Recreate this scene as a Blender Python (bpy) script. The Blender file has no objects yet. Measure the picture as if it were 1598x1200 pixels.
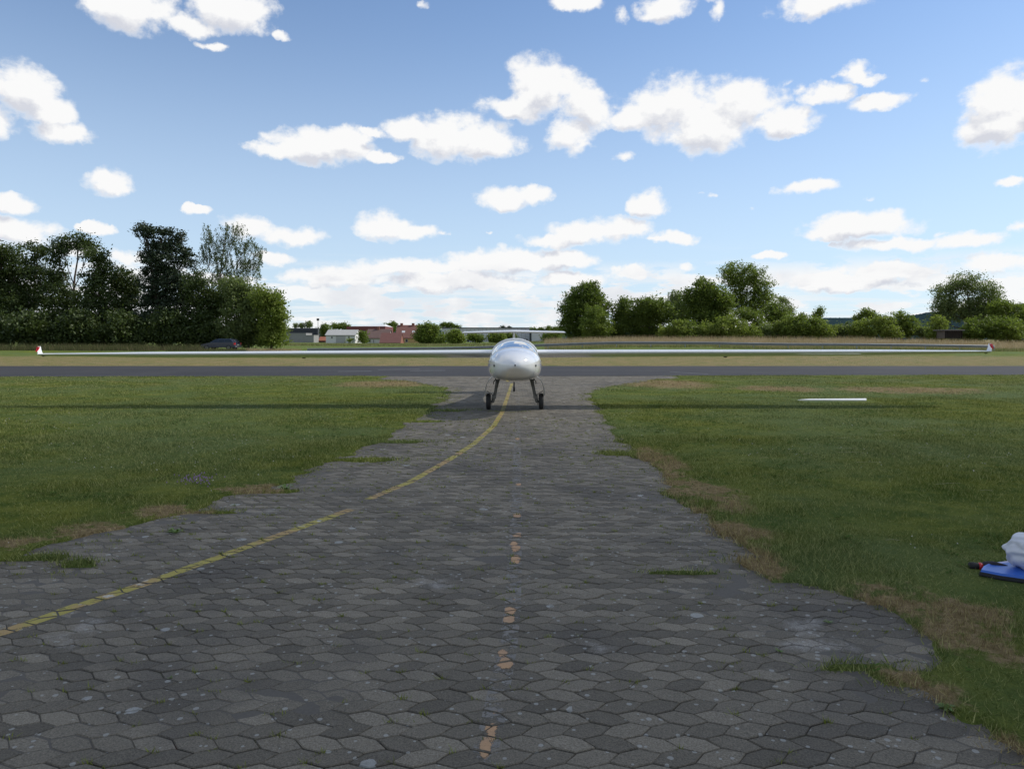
import bpy, bmesh, math, random
import numpy as np
from mathutils import Vector, Matrix, noise as mnoise
R = math.radians
rnd = random.Random(7)
rng = np.random.default_rng(11)
sc = bpy.context.scene
col = sc.collection

# ---------------------------------------------------------------- camera
CAM_H, FPX, W0, H0 = 1.65, 1107.0, 1598.0, 1200.0
PITCH = math.atan(70.0 / FPX)
cd = bpy.data.cameras.new('camera'); cam = bpy.data.objects.new('camera', cd); col.objects.link(cam)
cam.location = (0, 0, CAM_H); cam.rotation_euler = (math.pi / 2 - PITCH, 0, 0)
cd.sensor_width = 36; cd.lens = 36 * FPX / W0; cd.clip_start = 0.1; cd.clip_end = 20000
sc.camera = cam
# ---------------------------------------------------------------- render / exposure
sc.view_settings.view_transform = 'Standard'; sc.view_settings.look = 'None'
sc.view_settings.gamma = 1; sc.view_settings.use_curve_mapping = False; sc.view_settings.exposure = 0.0
sc.render.engine = 'CYCLES'
sc.cycles.use_denoising = True
sc.cycles.max_bounces = 6; sc.cycles.diffuse_bounces = 3; sc.cycles.transparent_max_bounces = 16
sc.cycles.sample_clamp_indirect = 6
# ---------------------------------------------------------------- sun
SUN_EL, SUN_AZ = R(41), R(71)            # azimuth measured from +Y towards +X
SD = Vector((math.sin(SUN_AZ) * math.cos(SUN_EL), math.cos(SUN_AZ) * math.cos(SUN_EL), math.sin(SUN_EL)))
sl = bpy.data.lights.new('sun', 'SUN'); sl.energy = 4.2; sl.angle = R(0.53); sl.color = (1.0, 0.95, 0.87)
so = bpy.data.objects.new('sun', sl); col.objects.link(so)
so.rotation_euler = (-SD).to_track_quat('-Z', 'Y').to_euler(); so.location = (60, 60, 80)


def ray(px, py):
    f = Vector((0, math.cos(PITCH), -math.sin(PITCH))); u = Vector((0, math.sin(PITCH), math.cos(PITCH)))
    return Vector(((px - W0 / 2) / FPX, 0, 0)) + f + u * (-(py - H0 / 2) / FPX)


def at(px, py, Y):
    d = ray(px, py); d = d * (Y / d.y)
    return Vector((d.x, d.y, d.z + CAM_H))


def gr(px, py, z=0.0):
    d = ray(px, py); t = (z - CAM_H) / d.z
    return Vector((d.x * t, d.y * t, z))


def azel(px, py):
    d = ray(px, py).normalized()
    return math.atan2(d.x, d.y), math.asin(d.z)


# ---------------------------------------------------------------- node helpers
class NT:
    def __init__(s, tree): s.t = tree; s.n = tree.nodes; s.l = tree.links

    def new(s, typ, **kw):
        n = s.n.new(typ)
        for k, v in kw.items():
            if hasattr(n, k): setattr(n, k, v)
        return n

    def put(s, sock, v):
        if v is None: return
        if isinstance(v, bpy.types.NodeSocket): s.l.new(v, sock)
        else:
            if hasattr(sock, 'default_value'):
                try: sock.default_value = v
                except Exception:
                    sock.default_value = (*v, 1.0)

    def math(s, op, a, b=None, c=None, clamp=False):
        n = s.new('ShaderNodeMath', operation=op, use_clamp=clamp)
        s.put(n.inputs[0], a); s.put(n.inputs[1], b)
        if c is not None: s.put(n.inputs[2], c)
        return n.outputs[0]

    def mix(s, f, a, b, blend='MIX'):
        n = s.new('ShaderNodeMix', data_type='RGBA', blend_type=blend)
        s.put(n.inputs[0], f); s.put(n.inputs[6], a); s.put(n.inputs[7], b)
        return n.outputs[2]

    def noise(s, vec, scale, detail=4, rough=.55, lac=2.0, dist=0.0):
        n = s.new('ShaderNodeTexNoise'); s.put(n.inputs['Vector'], vec)
        n.inputs['Scale'].default_value = scale; n.inputs['Detail'].default_value = detail
        n.inputs['Roughness'].default_value = rough; n.inputs['Lacunarity'].default_value = lac
        n.inputs['Distortion'].default_value = dist
        return n.outputs[0]

    def ss(s, v, a, b, lo=0.0, hi=1.0):
        n = s.new('ShaderNodeMapRange', interpolation_type='SMOOTHSTEP')
        s.put(n.inputs[0], v); s.put(n.inputs[1], a); s.put(n.inputs[2], b)
        n.inputs[3].default_value = lo; n.inputs[4].default_value = hi
        return n.outputs[0]

    def mapping(s, vec, loc=(0, 0, 0), rot=(0, 0, 0), scale=(1, 1, 1)):
        n = s.new('ShaderNodeMapping'); s.put(n.inputs[0], vec)
        n.inputs[1].default_value = loc; n.inputs[2].default_value = rot; n.inputs[3].default_value = scale
        return n.outputs[0]


def c4(c): return (c[0], c[1], c[2], 1.0)


MATS = {}


def mat(name, color=(.5, .5, .5), rough=.7, metal=0.0, spec=.5, coat=0.0, var=0.0, vscale=3.0, bump=0.0, bscale=30.0,
        emis=None):
    if name in MATS: return MATS[name]
    m = bpy.data.materials.new(name); m.use_nodes = True; t = NT(m.node_tree); t.n.clear()
    out = t.new('ShaderNodeOutputMaterial'); p = t.new('ShaderNodeBsdfPrincipled')
    t.l.new(p.outputs[0], out.inputs[0])
    p.inputs['Roughness'].default_value = rough; p.inputs['Metallic'].default_value = metal
    p.inputs['Specular IOR Level'].default_value = spec; p.inputs['Coat Weight'].default_value = coat
    p.inputs['Coat Roughness'].default_value = .04
    tc = t.new('ShaderNodeTexCoord').outputs['Object']
    if var > 0:
        n = t.noise(tc, vscale, 5, .6)
        f = t.math('MULTIPLY_ADD', n, var * 2, 1 - var)
        cc = t.new('ShaderNodeVectorMath', operation='SCALE'); cc.inputs[0].default_value = color
        t.put(cc.inputs[3], f); t.l.new(cc.outputs[0], p.inputs['Base Color'])
    else: p.inputs['Base Color'].default_value = c4(color)
    if bump > 0:
        b = t.new('ShaderNodeBump'); b.inputs['Strength'].default_value = bump; b.inputs['Distance'].default_value = .01
        t.put(b.inputs['Height'], t.noise(tc, bscale, 4, .6)); t.l.new(b.outputs[0], p.inputs['Normal'])
    m['p'] = 1; MATS[name] = m
    return m


# ---------------------------------------------------------------- world: sky + clouds
world = bpy.data.worlds.new('World'); sc.world = world; world.use_nodes = True
t = NT(world.node_tree); t.n.clear()
wout = t.new('ShaderNodeOutputWorld')
sky = t.new('ShaderNodeTexSky'); sky.sky_type = 'NISHITA'; sky.sun_disc = False
sky.sun_elevation = SUN_EL; sky.sun_rotation = SUN_AZ
sky.air_density = 1.0; sky.dust_density = 0.35; sky.ozone_density = 1.6; sky.altitude = 200
SKY_S = 0.128
gen = t.new('ShaderNodeTexCoord').outputs['Generated']
nrm = t.new('ShaderNodeVectorMath', operation='NORMALIZE'); t.put(nrm.inputs[0], gen)
sep = t.new('ShaderNodeSeparateXYZ'); t.put(sep.inputs[0], nrm.outputs[0])
az = t.math('ARCTAN2', sep.outputs[0], sep.outputs[1]); el = t.math('ARCSINE', sep.outputs[2])
cmb = t.new('ShaderNodeCombineXYZ'); t.put(cmb.inputs[0], az); t.put(cmb.inputs[1], el)
ae = cmb.outputs[0]
# warp the look-up so the outlines billow
wn = t.new('ShaderNodeTexNoise'); t.put(wn.inputs['Vector'], ae); wn.inputs['Scale'].default_value = 17
wn.inputs['Detail'].default_value = 6; wn.inputs['Roughness'].default_value = .6
wv = t.new('ShaderNodeVectorMath', operation='MULTIPLY_ADD'); t.put(wv.inputs[0], wn.outputs['Color'])
wv.inputs[1].default_value = (.060, .034, 0); wv.inputs[2].default_value = (-.030, -.017, 0)
wa = t.new('ShaderNodeVectorMath', operation='ADD'); t.put(wa.inputs[0], ae); t.put(wa.inputs[1], wv.outputs[0])
aw = wa.outputs[0]
CL = [(408, 232, 22, 7), (396, 226, 12, 4), (575, 208, 30, 7), (1310, 118, 14, 5), (1225, 132, 10, 4), (1440, 122, 12, 4), (1100, 8, 12, 5), (1120, 36, 8, 5), (655, 12, 10, 6), (330, 72, 26, 7), (1012, 20, 14, 7), (1465, 366, 12, 4), (1110, 306, 12, 4), (1090, 304, 8, 3), (1165, 328, 8, 3), (765, 366, 6, 3), (1035, 375, 26, 5), (690, 364, 18, 4), (910, 228, 24, 8), (1240, 205, 30, 8), (205, 12, 80, 34), (165, 4, 45, 16), (370, 22, 72, 32), (300, 42, 52, 16), (445, 60, 14, 7), (30, 140, 66, 46), (70, 178, 60, 26), (95, 205, 70, 20), (-30, 175, 60, 45),
      (168, 287, 46, 22), (14, 317, 46, 19), (25, 362, 76, 30), (152, 360, 34, 11), (305, 328, 28, 9),
      (500, 226, 84, 27), (430, 234, 44, 12), (540, 215, 44, 18), (592, 243, 34, 10), (710, 212, 92, 36), (650, 205, 56, 18), (745, 225, 76, 26),
      (845, 140, 66, 46), (800, 165, 60, 20), (915, 168, 56, 36), (890, 206, 42, 34), (1045, 160, 76, 42), (1150, 165, 80, 44), (1100, 200, 92, 42), (1225, 188, 62, 26),
      (990, 185, 46, 18), (972, 241, 22, 9), (790, 308, 52, 19), (830, 306, 38, 14), (1012, 319, 40, 21), (1000, 305, 22, 14), (1256, 294, 50, 12), (1348, 308, 18, 5),
      (600, 352, 54, 22), (645, 360, 46, 14), (455, 367, 66, 17), (380, 355, 44, 22), (930, 362, 96, 22), (860, 374, 52, 13), (1052, 372, 40, 11),
      (1345, 352, 92, 25), (1330, 360, 100, 12), (1390, 382, 90, 12), (1515, 378, 64, 16), (1285, 146, 40, 16), (1335, 112, 32, 15), (1345, 122, 38, 8), (1370, 153, 56, 14), (1250, 140, 18, 7),
      (1565, 150, 66, 44), (1560, 195, 76, 44), (1610, 170, 80, 60), (1583, 284, 32, 8), (1590, 355, 20, 12), (1040, 12, 42, 22), (972, 22, 16, 16), (1117, 22, 15, 20), (898, 6, 44, 12),
      (1290, 2, 96, 20), (1203, 396, 26, 8), (1075, 416, 22, 8), (990, 425, 38, 15), (800, 408, 130, 22), (640, 418, 120, 18), (520, 432, 100, 18), (880, 404, 70, 16),
      (205, 405, 46, 14), (110, 392, 44, 14), (1400, 420, 150, 22), (1300, 436, 140, 18), (1560, 408, 84, 22), (430, 402, 46, 10), (720, 440, 150, 20), (900, 436, 80, 16)]


def cloud_density(p_plain, p_warp):
    acc = None
    for (cx, cy, rx, ry) in CL:
        a, e = azel(cx, cy)
        k = math.cos(math.atan((cx - 799) / FPX))
        ra, re = rx * 1.20 / FPX * k * k, ry * 1.20 / FPX * k
        mp = t.mapping(p_warp, (-a / ra, -e / re, 0), (0, 0, 0), (1 / ra, 1 / re, 1))
        g = t.new('ShaderNodeTexGradient', gradient_type='SPHERICAL'); t.put(g.inputs[0], mp)
        gv = g.outputs[1] if rx > 24 else t.math('MULTIPLY', g.outputs[1], .50 if rx > 12 else .36)
        acc = gv if acc is None else t.math('MAXIMUM', acc, gv)
    n1 = t.noise(t.mapping(p_plain, scale=(1, 1.3, 1)), 20, 9, .60)
    d = t.math('ADD', acc, t.math('MULTIPLY', t.math('MULTIPLY', t.math('SUBTRACT', n1, .5), 1.65), t.ss(acc, .0, .16)))
    return d


def shifted(v, dx, dy):
    n = t.new('ShaderNodeVectorMath', operation='ADD'); t.put(n.inputs[0], v); n.inputs[1].default_value = (dx, dy, 0); return n.outputs[0]


dens = cloud_density(ae, aw)
dens_up = cloud_density(shifted(ae, .008, .017), shifted(aw, .008, .017))
relief = t.math('MULTIPLY', t.math('SUBTRACT', dens_up, dens), 2.5)
fine = t.noise(t.mapping(ae, scale=(1, 1.35, 1)), 26, 7, .6)
fine2 = t.noise(t.mapping(ae, (3.1, 1.2, 0), scale=(1, 1.5, 1)), 9, 5, .55)
# cloud layer seen in perspective (rows near the horizon, and the sky outside the frame)
zz = t.math('MAXIMUM', t.math('ADD', sep.outputs[2], .035), .012)
qx = t.math('DIVIDE', sep.outputs[0], zz); qy = t.math('DIVIDE', sep.outputs[1], zz)
qc = t.new('ShaderNodeCombineXYZ'); t.put(qc.inputs[0], qx); t.put(qc.inputs[1], qy)
lay = t.noise(t.mapping(qc.outputs[0], (4.3, 1.7, 0), scale=(.55, 1.0, 1)), 0.62, 7, .6)
hor = t.ss(el, .135, .065)                      # horizon rows
outf = t.math('MAXIMUM', t.ss(t.math('ABSOLUTE', az), .72, .85), t.ss(el, .50, .62))
thr = t.math('SUBTRACT', t.math('MULTIPLY_ADD', hor, -.10, .56), t.math('MULTIPLY', outf, .10))  # cloud cover outside the frame is thickened to whiten the ambient light
rows = t.noise(t.mapping(ae, (.7, .3, 0), scale=(1, 3.4, 1)), 11, 8, .6)
rowd = t.math('MULTIPLY', t.ss(rows, .445, .54), t.ss(el, .112, .080))
layd = t.math('MULTIPLY', t.ss(t.math('SUBTRACT', lay, thr), -.02, .14), t.math('MAXIMUM', t.math('MULTIPLY', hor, .6), outf))
layd = t.math('MAXIMUM', layd, rowd)
alpha = t.math('MAXIMUM', t.ss(dens, .09, .55), t.math('MULTIPLY', layd, .93))
thick = t.math('MAXIMUM', t.math('MULTIPLY', t.ss(dens, .22, .50), t.math('ADD', t.math('MULTIPLY', t.ss(dens, .45, 1.0), .42), relief, clamp=True)), t.math('MULTIPLY', layd, t.ss(fine2, .45, .68, 0, .55)), clamp=True)
ccol = t.mix(thick, (1.0, 1.0, 1.0, 1), (.70, .72, .79, 1))
cb = t.new('ShaderNodeVectorMath', operation='SCALE'); t.put(cb.inputs[0], ccol); cb.inputs[3].default_value = .96
sb = t.new('ShaderNodeVectorMath', operation='SCALE'); t.put(sb.inputs[0], t.mix(1.0, sky.outputs[0], (.86, 1.0, 1.15, 1), 'MULTIPLY')); sb.inputs[3].default_value = SKY_S
skyc = t.mix(t.ss(el, .48, -.02, .08, .74), sb.outputs[0], (.66, .80, .95, 1))
final = t.mix(alpha, skyc, cb.outputs[0])
bg = t.new('ShaderNodeBackground'); t.put(bg.inputs[0], final); bg.inputs[1].default_value = 1.0
t.l.new(bg.outputs[0], wout.inputs[0])
world.cycles.sampling_method = 'MANUAL'; world.cycles.sample_map_resolution = 512


# ---------------------------------------------------------------- object helpers
def link(o, parent=None):
    col.objects.link(o)
    if parent is not None: o.parent = parent
    return o


def mesh_obj(name, verts, faces, m=None, parent=None, smooth=False, mats=None, fm=None):
    me = bpy.data.meshes.new(name); me.from_pydata([tuple(v) for v in verts], [], faces)
    if m: me.materials.append(m)
    if mats:
        for q in mats: me.materials.append(q)
    if fm: me.polygons.foreach_set('material_index', fm)
    if smooth: me.polygons.foreach_set('use_smooth', [True] * len(me.polygons))
    me.update(); o = bpy.data.objects.new(name, me)
    return link(o, parent)


def fast_mesh(name, V, F, m, parent=None, smooth=False):
    """V (n,3) float, F (k,c) int, all faces with c corners"""
    me = bpy.data.meshes.new(name); k, c = F.shape
    me.vertices.add(len(V)); me.vertices.foreach_set('co', np.ascontiguousarray(V, dtype=np.float32).ravel())
    me.loops.add(k * c); me.loops.foreach_set('vertex_index', F.astype(np.int32).ravel())
    me.polygons.add(k); me.polygons.foreach_set('loop_start', np.arange(0, k * c, c, dtype=np.int32))
    me.polygons.foreach_set('loop_total', np.full(k, c, dtype=np.int32))
    if smooth: me.polygons.foreach_set('use_smooth', np.ones(k, dtype=bool))
    me.materials.append(m); me.update(calc_edges=True)
    return link(bpy.data.objects.new(name, me), parent)


def empty(name, loc, rz=0):
    o = bpy.data.objects.new(name, None); o.location = loc; o.rotation_euler = (0, 0, rz); col.objects.link(o); return o


def tag(o, label=None, cat=None, group=None, kind=None):
    if label: o['label'] = label
    if cat: o['category'] = cat
    if group: o['group'] = group
    if kind: o['kind'] = kind
    return o


class MB:
    def __init__(s): s.v = []; s.f = []

    def add(s, vs, fs):
        b = len(s.v); s.v += [tuple(v) for v in vs]; s.f += [tuple(i + b for i in f) for f in fs]; return s

    def box(s, x0, x1, y0, y1, z0, z1):
        return s.add([(x0, y0, z0), (x1, y0, z0), (x1, y1, z0), (x0, y1, z0), (x0, y0, z1), (x1, y0, z1), (x1, y1, z1), (x0, y1, z1)],
                     [(0, 3, 2, 1), (4, 5, 6, 7), (0, 1, 5, 4), (1, 2, 6, 5), (2, 3, 7, 6), (3, 0, 4, 7)])

    def tube(s, pts, rad, n=8, cap=True):
        pts = [Vector(p) for p in pts]; rs = rad if isinstance(rad, (list, tuple)) else [rad] * len(pts)
        vs = []; up = None
        for i, p in enumerate(pts):
            d = (pts[min(i + 1, len(pts) - 1)] - pts[max(i - 1, 0)])
            d = d.normalized() if d.length > 1e-9 else Vector((0, 0, 1))
            if up is None: up = d.orthogonal().normalized()
            up = (up - d * up.dot(d)); up = up.normalized() if up.length > 1e-6 else d.orthogonal().normalized()
            w = d.cross(up)
            for k in range(n):
                a = 2 * math.pi * k / n; vs.append(p + (up * math.cos(a) + w * math.sin(a)) * rs[i])
        fs = []
        for i in range(len(pts) - 1):
            for k in range(n):
                fs.append((i * n + k, i * n + (k + 1) % n, (i + 1) * n + (k + 1) % n, (i + 1) * n + k))
        if cap: fs += [tuple(range(n))[::-1], tuple(range((len(pts) - 1) * n, len(pts) * n))]
        return s.add(vs, fs)

    def lathe_x(s, c, prof, n=24):
        """profile of (x, r) turned about the X axis through c"""
        vs = []; c = Vector(c)
        for (x, r) in prof:
            for k in range(n):
                a = 2 * math.pi * k / n; vs.append((c.x + x, c.y + r * math.cos(a), c.z + r * math.sin(a)))
        fs = []
        for i in range(len(prof) - 1):
            for k in range(n): fs.append((i * n + k, (i + 1) * n + k, (i + 1) * n + (k + 1) % n, i * n + (k + 1) % n))
        return s.add(vs, fs)

    def build(s, name, m, parent=None, smooth=False): return mesh_obj(name, s.v, s.f, m, parent, smooth)


def ss(a, b, x):
    x = np.clip((x - a) / (b - a), 0, 1); return x * x * (3 - 2 * x)


# value noise in numpy
_tab = rng.random((256, 256))


def vnoise(x, y):
    xi = np.floor(x).astype(int); yi = np.floor(y).astype(int); fx = x - xi; fy = y - yi
    fx = fx * fx * (3 - 2 * fx); fy = fy * fy * (3 - 2 * fy)
    a = _tab[xi & 255, yi & 255]; b = _tab[(xi + 1) & 255, yi & 255]; c = _tab[xi & 255, (yi + 1) & 255]; d = _tab[(xi + 1) & 255, (yi + 1) & 255]
    return (a * (1 - fx) + b * fx) * (1 - fy) + (c * (1 - fx) + d * fx) * fy


def fbm(x, y, o=4):
    s = 0; a = .5; n = 0
    for i in range(o):
        s = s + a * vnoise(x + 17.3 * i, y + 9.1 * i); n += a; a *= .5; x = x * 2.03; y = y * 2.03
    return s / n


# ---------------------------------------------------------------- ground layout
LE = [(-420, 985), (-200, 925), (0, 872), (70, 852), (150, 832), (255, 812), (330, 790), (440, 757), (490, 735), (545, 712), (590, 690), (635, 662), (668, 640), (690, 622), (702, 612), (690, 604), (640, 596), (590, 591)]
RE = [(1760, 1290), (1598, 1190), (1545, 1160), (1490, 1112), (1425, 1078), (1385, 1058), (1450, 1030), (1455, 1000), (1400, 962), (1330, 935), (1245, 915), (1180, 905), (1170, 870), (1120, 832), (1080, 800), (1040, 762), (1005, 722),
      (975, 690), (952, 662), (930, 640), (918, 622), (925, 610), (960, 602), (1010, 594), (1060, 590)]
LEg = np.array([[*gr(*p)[:2]] for p in LE]); REg = np.array([[*gr(*p)[:2]] for p in RE])
LEg = LEg[np.argsort(LEg[:, 1])]; REg = REg[np.argsort(REg[:, 1])]
RWN = [gr(0, 588.3), gr(1598, 585.6)]; RWF = [gr(0, 571.2), gr(1598, 571.2)]


def line_y(seg, x): return seg[0].y + (seg[1].y - seg[0].y) * (x - seg[0].x) / (seg[1].x - seg[0].x)


FING = [(1345, 1045, 70, 8), (565, 718, 62, 3.2), (620, 690, 45, 1.6), (650, 658, 45, 1.4), (430, 768, 40, 2.5), (330, 800, 50, 3), (60, 872, 60, 6),
        (1060, 895, 60, 2.5), (1190, 880, 40, 12), (960, 708, 30, 3), (985, 690, 25, 3), (120, 880, 40, 6), (1330, 1040, 40, 7), (690, 641, 40, 1.2)]
FG = []
for (a, b, c, d) in FING:
    p = gr(a, b); q = gr(a + c, b); r = gr(a, b - d); FG.append((p.x, p.y, q.x - p.x, r.y - p.y))


def lawn_sdf(x, y):
    """>0 on grass, <0 on paving, metres (roughly)"""
    xl = np.interp(y, LEg[:, 1], LEg[:, 0]); xr = np.interp(y, REg[:, 1], REg[:, 0])
    s = np.maximum(xl - x, x - xr)
    amp = .13 + .010 * y
    s = s + (fbm(x * 2.3, y * 1.5, 4) - .5) * 2.2 * amp + (fbm(x * 9, y * 7, 2) - .5) * .17
    for (cx, cy, rx, ry) in FG:
        q = 1 - np.sqrt(((x - cx) / rx) ** 2 + ((y - cy) / ry) ** 2)
        s = np.maximum(s, q * .16 + (fbm(x * 11 + cx, y * 11, 2) - .5) * .12)
    return s


TU = (np.array([-600, 0, 385, 460, 640, 760, 850, 960, 1100, 1200, 1350, 1480, 1598, 2200]) - 799) / FPX
TR = np.array([.3, .35, .32, .02, .05, .21, .46, .73, .71, .53, .50, .40, .3, .3])
T2 = np.array([.4, .4, .4, .35, .30, .40, 1.15, 1.4, 1.5, 1.45, 1.35, 1.0, .70, .6])


def H(x, y):
    x = np.asarray(x, float); y = np.asarray(y, float); u = x / np.maximum(y, 5)
    a = np.interp(u, TU, TR); b = np.interp(u, TU, T2)
    h = a * ss(50, 80, y) + (b - a) * ss(84, 118, y)
    h = h + (.55 - b) * ss(180, 330, y)
    return h + (fbm(x * .05, y * .05, 3) - .5) * .25 * ss(55, 90, y)


def Hs(x, y): return float(H(np.array([x]), np.array([y]))[0])


# ---------------------------------------------------------------- lawn colour group
def spot_list(t, vec, lst):
    acc = None
    for (px, py, rx, ry) in lst:
        p = gr(px, py); q = gr(px + rx, py); r = gr(px, py - ry)
        sx, sy = 1 / (q.x - p.x), 1 / (r.y - p.y)
        g = t.new('ShaderNodeTexGradient', gradient_type='SPHERICAL')
        t.put(g.inputs[0], t.mapping(vec, (-p.x * sx, -p.y * sy, 0), (0, 0, 0), (sx, sy, 0)))
        acc = g.outputs[1] if acc is None else t.math('MAXIMUM', acc, g.outputs[1])
    return acc


def lawn_color(t):
    geo = t.new('ShaderNodeNewGeometry').outputs['Position']
    sp = t.new('ShaderNodeSeparateXYZ'); t.put(sp.inputs[0], geo)
    flat = t.mapping(geo, scale=(1, 1, 0)); Y = sp.outputs[1]; X = sp.outputs[0]
    big = t.noise(flat, .22, 4, .6); med = t.noise(t.mapping(geo, (7, 3, 0), scale=(.7, 1, 0)), 1.3, 5, .65); fin = t.noise(flat, 14, 3, .7)
    g1 = t.mix(t.ss(t.math('ADD', t.math('MULTIPLY', med, .6), t.math('MULTIPLY', t.noise(flat, 4.5, 4, .7), .4)), .36, .62), (.060, .100, .014, 1), (.165, .185, .032, 1))
    g2 = t.mix(t.ss(big, .35, .65), g1, (.110, .150, .050, 1))
    yel = t.mix(t.ss(fin, .35, .75), (.20, .15, .07, 1), (.34, .26, .15, 1))
    big2 = t.noise(t.mapping(geo, (11, 5, 0), scale=(1, 1, 0)), 2.6, 5, .7)
    dryn = t.math('ADD', t.math('MULTIPLY', t.math('SUBTRACT', med, .5), 1.5), t.math('MULTIPLY', t.math('SUBTRACT', fin, .5), 1.3))
    # bands: the mown strip beyond the runway is dry, its margin and the near lawn greener
    b1 = t.math('MULTIPLY', t.ss(Y, 41, 44), t.ss(Y, 72, 60)); b1 = t.math('MULTIPLY', b1, .72)
    b2 = t.math('MULTIPLY', t.ss(Y, 17, 27), t.ss(Y, 41, 40, 0, .36))
    b3 = t.math('MULTIPLY', t.ss(Y, 84, 100), t.ss(X, 2, 16, 0, .75))
    spots = spot_list(t, flat, [(1075, 765, 95, 55), (1130, 830, 95, 40), (1180, 880, 70, 40), (1400, 940, 120, 40), (1500, 960, 150, 40), (1520, 1000, 120, 60), (1560, 1170, 90, 50), (1030, 720, 50, 30),
                                (150, 830, 120, 18), (270, 800, 110, 16), (400, 765, 90, 14), (40, 850, 90, 18), (1040, 600, 90, 8), (1420, 610, 160, 7), (1220, 608, 90, 6), (600, 600, 90, 6), (1440, 1085, 90, 50), (1000, 790, 40, 20)])
    base = t.math('ADD', t.math('MAXIMUM', t.math('MAXIMUM', b1, b2), b3), t.math('MULTIPLY', spots, t.math('MULTIPLY_ADD', t.ss(big2, .36, .58), 1.35, .40)))
    dry = t.ss(t.math('ADD', base, dryn), .38, .95)
    return t.mix(dry, g2, yel), fin, flat, Y


def lawn_mat(name, blades=False):
    m = bpy.data.materials.new(name); m.use_nodes = True; t = NT(m.node_tree); t.n.clear()
    out = t.new('ShaderNodeOutputMaterial'); p = t.new('ShaderNodeBsdfPrincipled')
    c, fin, flat, Y = lawn_color(t)
    p.inputs['Roughness'].default_value = .85; p.inputs['Specular IOR Level'].default_value = .05
    if blades:
        ri = t.new('ShaderNodeNewGeometry').outputs['Random Per Island']
        c = t.mix(t.math('MULTIPLY', t.math('POWER', ri, 2.5), .8), c, (.24, .23, .10, 1))
        br = t.new('ShaderNodeVectorMath', operation='SCALE'); t.put(br.inputs[0], c)
        t.put(br.inputs[3], t.math('MULTIPLY_ADD', ri, 1.1, .65)); c = br.outputs[0]
        tl = t.new('ShaderNodeBsdfTranslucent'); t.put(tl.inputs[0], c); t.put(p.inputs['Base Color'], c)
        mx = t.new('ShaderNodeMixShader'); mx.inputs[0].default_value = .3
        t.l.new(p.outputs[0], mx.inputs[1]); t.l.new(tl.outputs[0], mx.inputs[2]); t.l.new(mx.outputs[0], out.inputs[0])
    else:
        f2 = t.noise(flat, 55, 3, .7)
        dk = t.new('ShaderNodeVectorMath', operation='SCALE'); t.put(dk.inputs[0], c)
        t.put(dk.inputs[3], t.math('MULTIPLY_ADD', f2, 1.1, .42)); t.put(p.inputs['Base Color'], dk.outputs[0])
        b = t.new('ShaderNodeBump'); b.inputs['Strength'].default_value = .9; b.inputs['Distance'].default_value = .05
        t.put(b.inputs['Height'], t.math('ADD', fin, f2)); t.l.new(b.outputs[0], p.inputs['Normal'])
        t.l.new(p.outputs[0], out.inputs[0])
    return m


M_lawn = lawn_mat('lawn_ground'); M_blade = lawn_mat('lawn_blades', True)

# ---------------------------------------------------------------- terrain (one sheet to the horizon)


def grow(a, step, n, f):
    o = [a]
    for i in range(n): step *= f; o.append(o[-1] + step)
    return o[1:]


xs = list(np.arange(-9, 9.001, .09)); gx = grow(9, .09, 75, 1.125); xs = [-v for v in gx[::-1]] + xs + gx
ys = [-900, -300, -100, -30, -10, -3, 0, 1] + list(np.arange(1.8, 16, .08)) + grow(16, .08, 150, 1.0515)
xs = np.array(xs); ys = np.array(ys)
X, Y = np.meshgrid(xs, ys)
S = lawn_sdf(X, Y)
Z = H(X, Y)
near = 1 - ss(40, 48, Y)
edge = -.045 + .065 * ss(-.05, .05, S) + .012 * (fbm(X * 3, Y * 3, 3) - .5) * ss(0, .2, S)
on_rw = (Y > line_y(RWN, X) + .0) & (Y < line_y(RWF, X))
edge = np.where(on_rw, -.05, edge)
edge = np.where(Y < 1.5, -.05, edge)
Z = Z + edge * near + (1 - near) * np.where(on_rw, -.05, .0)
V = np.stack([X.ravel(), Y.ravel(), Z.ravel()], 1)
ny, nx = X.shape
ii = (np.arange(ny - 1)[:, None] * nx + np.arange(nx - 1)[None, :]).ravel()
F = np.stack([ii, ii + 1, ii + nx + 1, ii + nx], 1)
terr = fast_mesh('ground', V, F, M_lawn, smooth=True)
tag(terr, 'mown airfield lawn, green with dry straw-coloured patches', kind='structure')

# distant hills
M_hill = mat('wooded_hills', (.022, .040, .045), 1.0, spec=0, var=.35, vscale=.02)  # distance haze is put into the bluish base colour


def hills(name, pts, D, label):
    vs = []; fs = []; n = 0
    for i in range(len(pts) - 1):
        (x0, y0), (x1, y1) = pts[i], pts[i + 1]; k = max(2, int(abs(x1 - x0) / 2))
        for j in range(k):
            f = j / k; px = x0 + (x1 - x0) * f; f2 = f * f * (3 - 2 * f)
            py = y0 + (y1 - y0) * f2 + (mnoise.noise(Vector((px * .35, D * .01, 0)))) * .9
            p = at(px, py, D); q = at(px, py, D + 500)
            vs += [(p.x * .93, D * .93, -2), (p.x * .97, D * .97, p.z * .6), tuple(p), (q.x, q.y, p.z * .9), (q.x * 1.1, q.y * 1.1, -2)]; n += 1
    for i in range(n - 1):
        for j in range(4):
            a = i * 5 + j; fs.append((a, a + 5, a + 6, a + 1))
    return tag(mesh_obj(name, vs, fs, M_hill, smooth=True), label, kind='structure')


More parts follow.
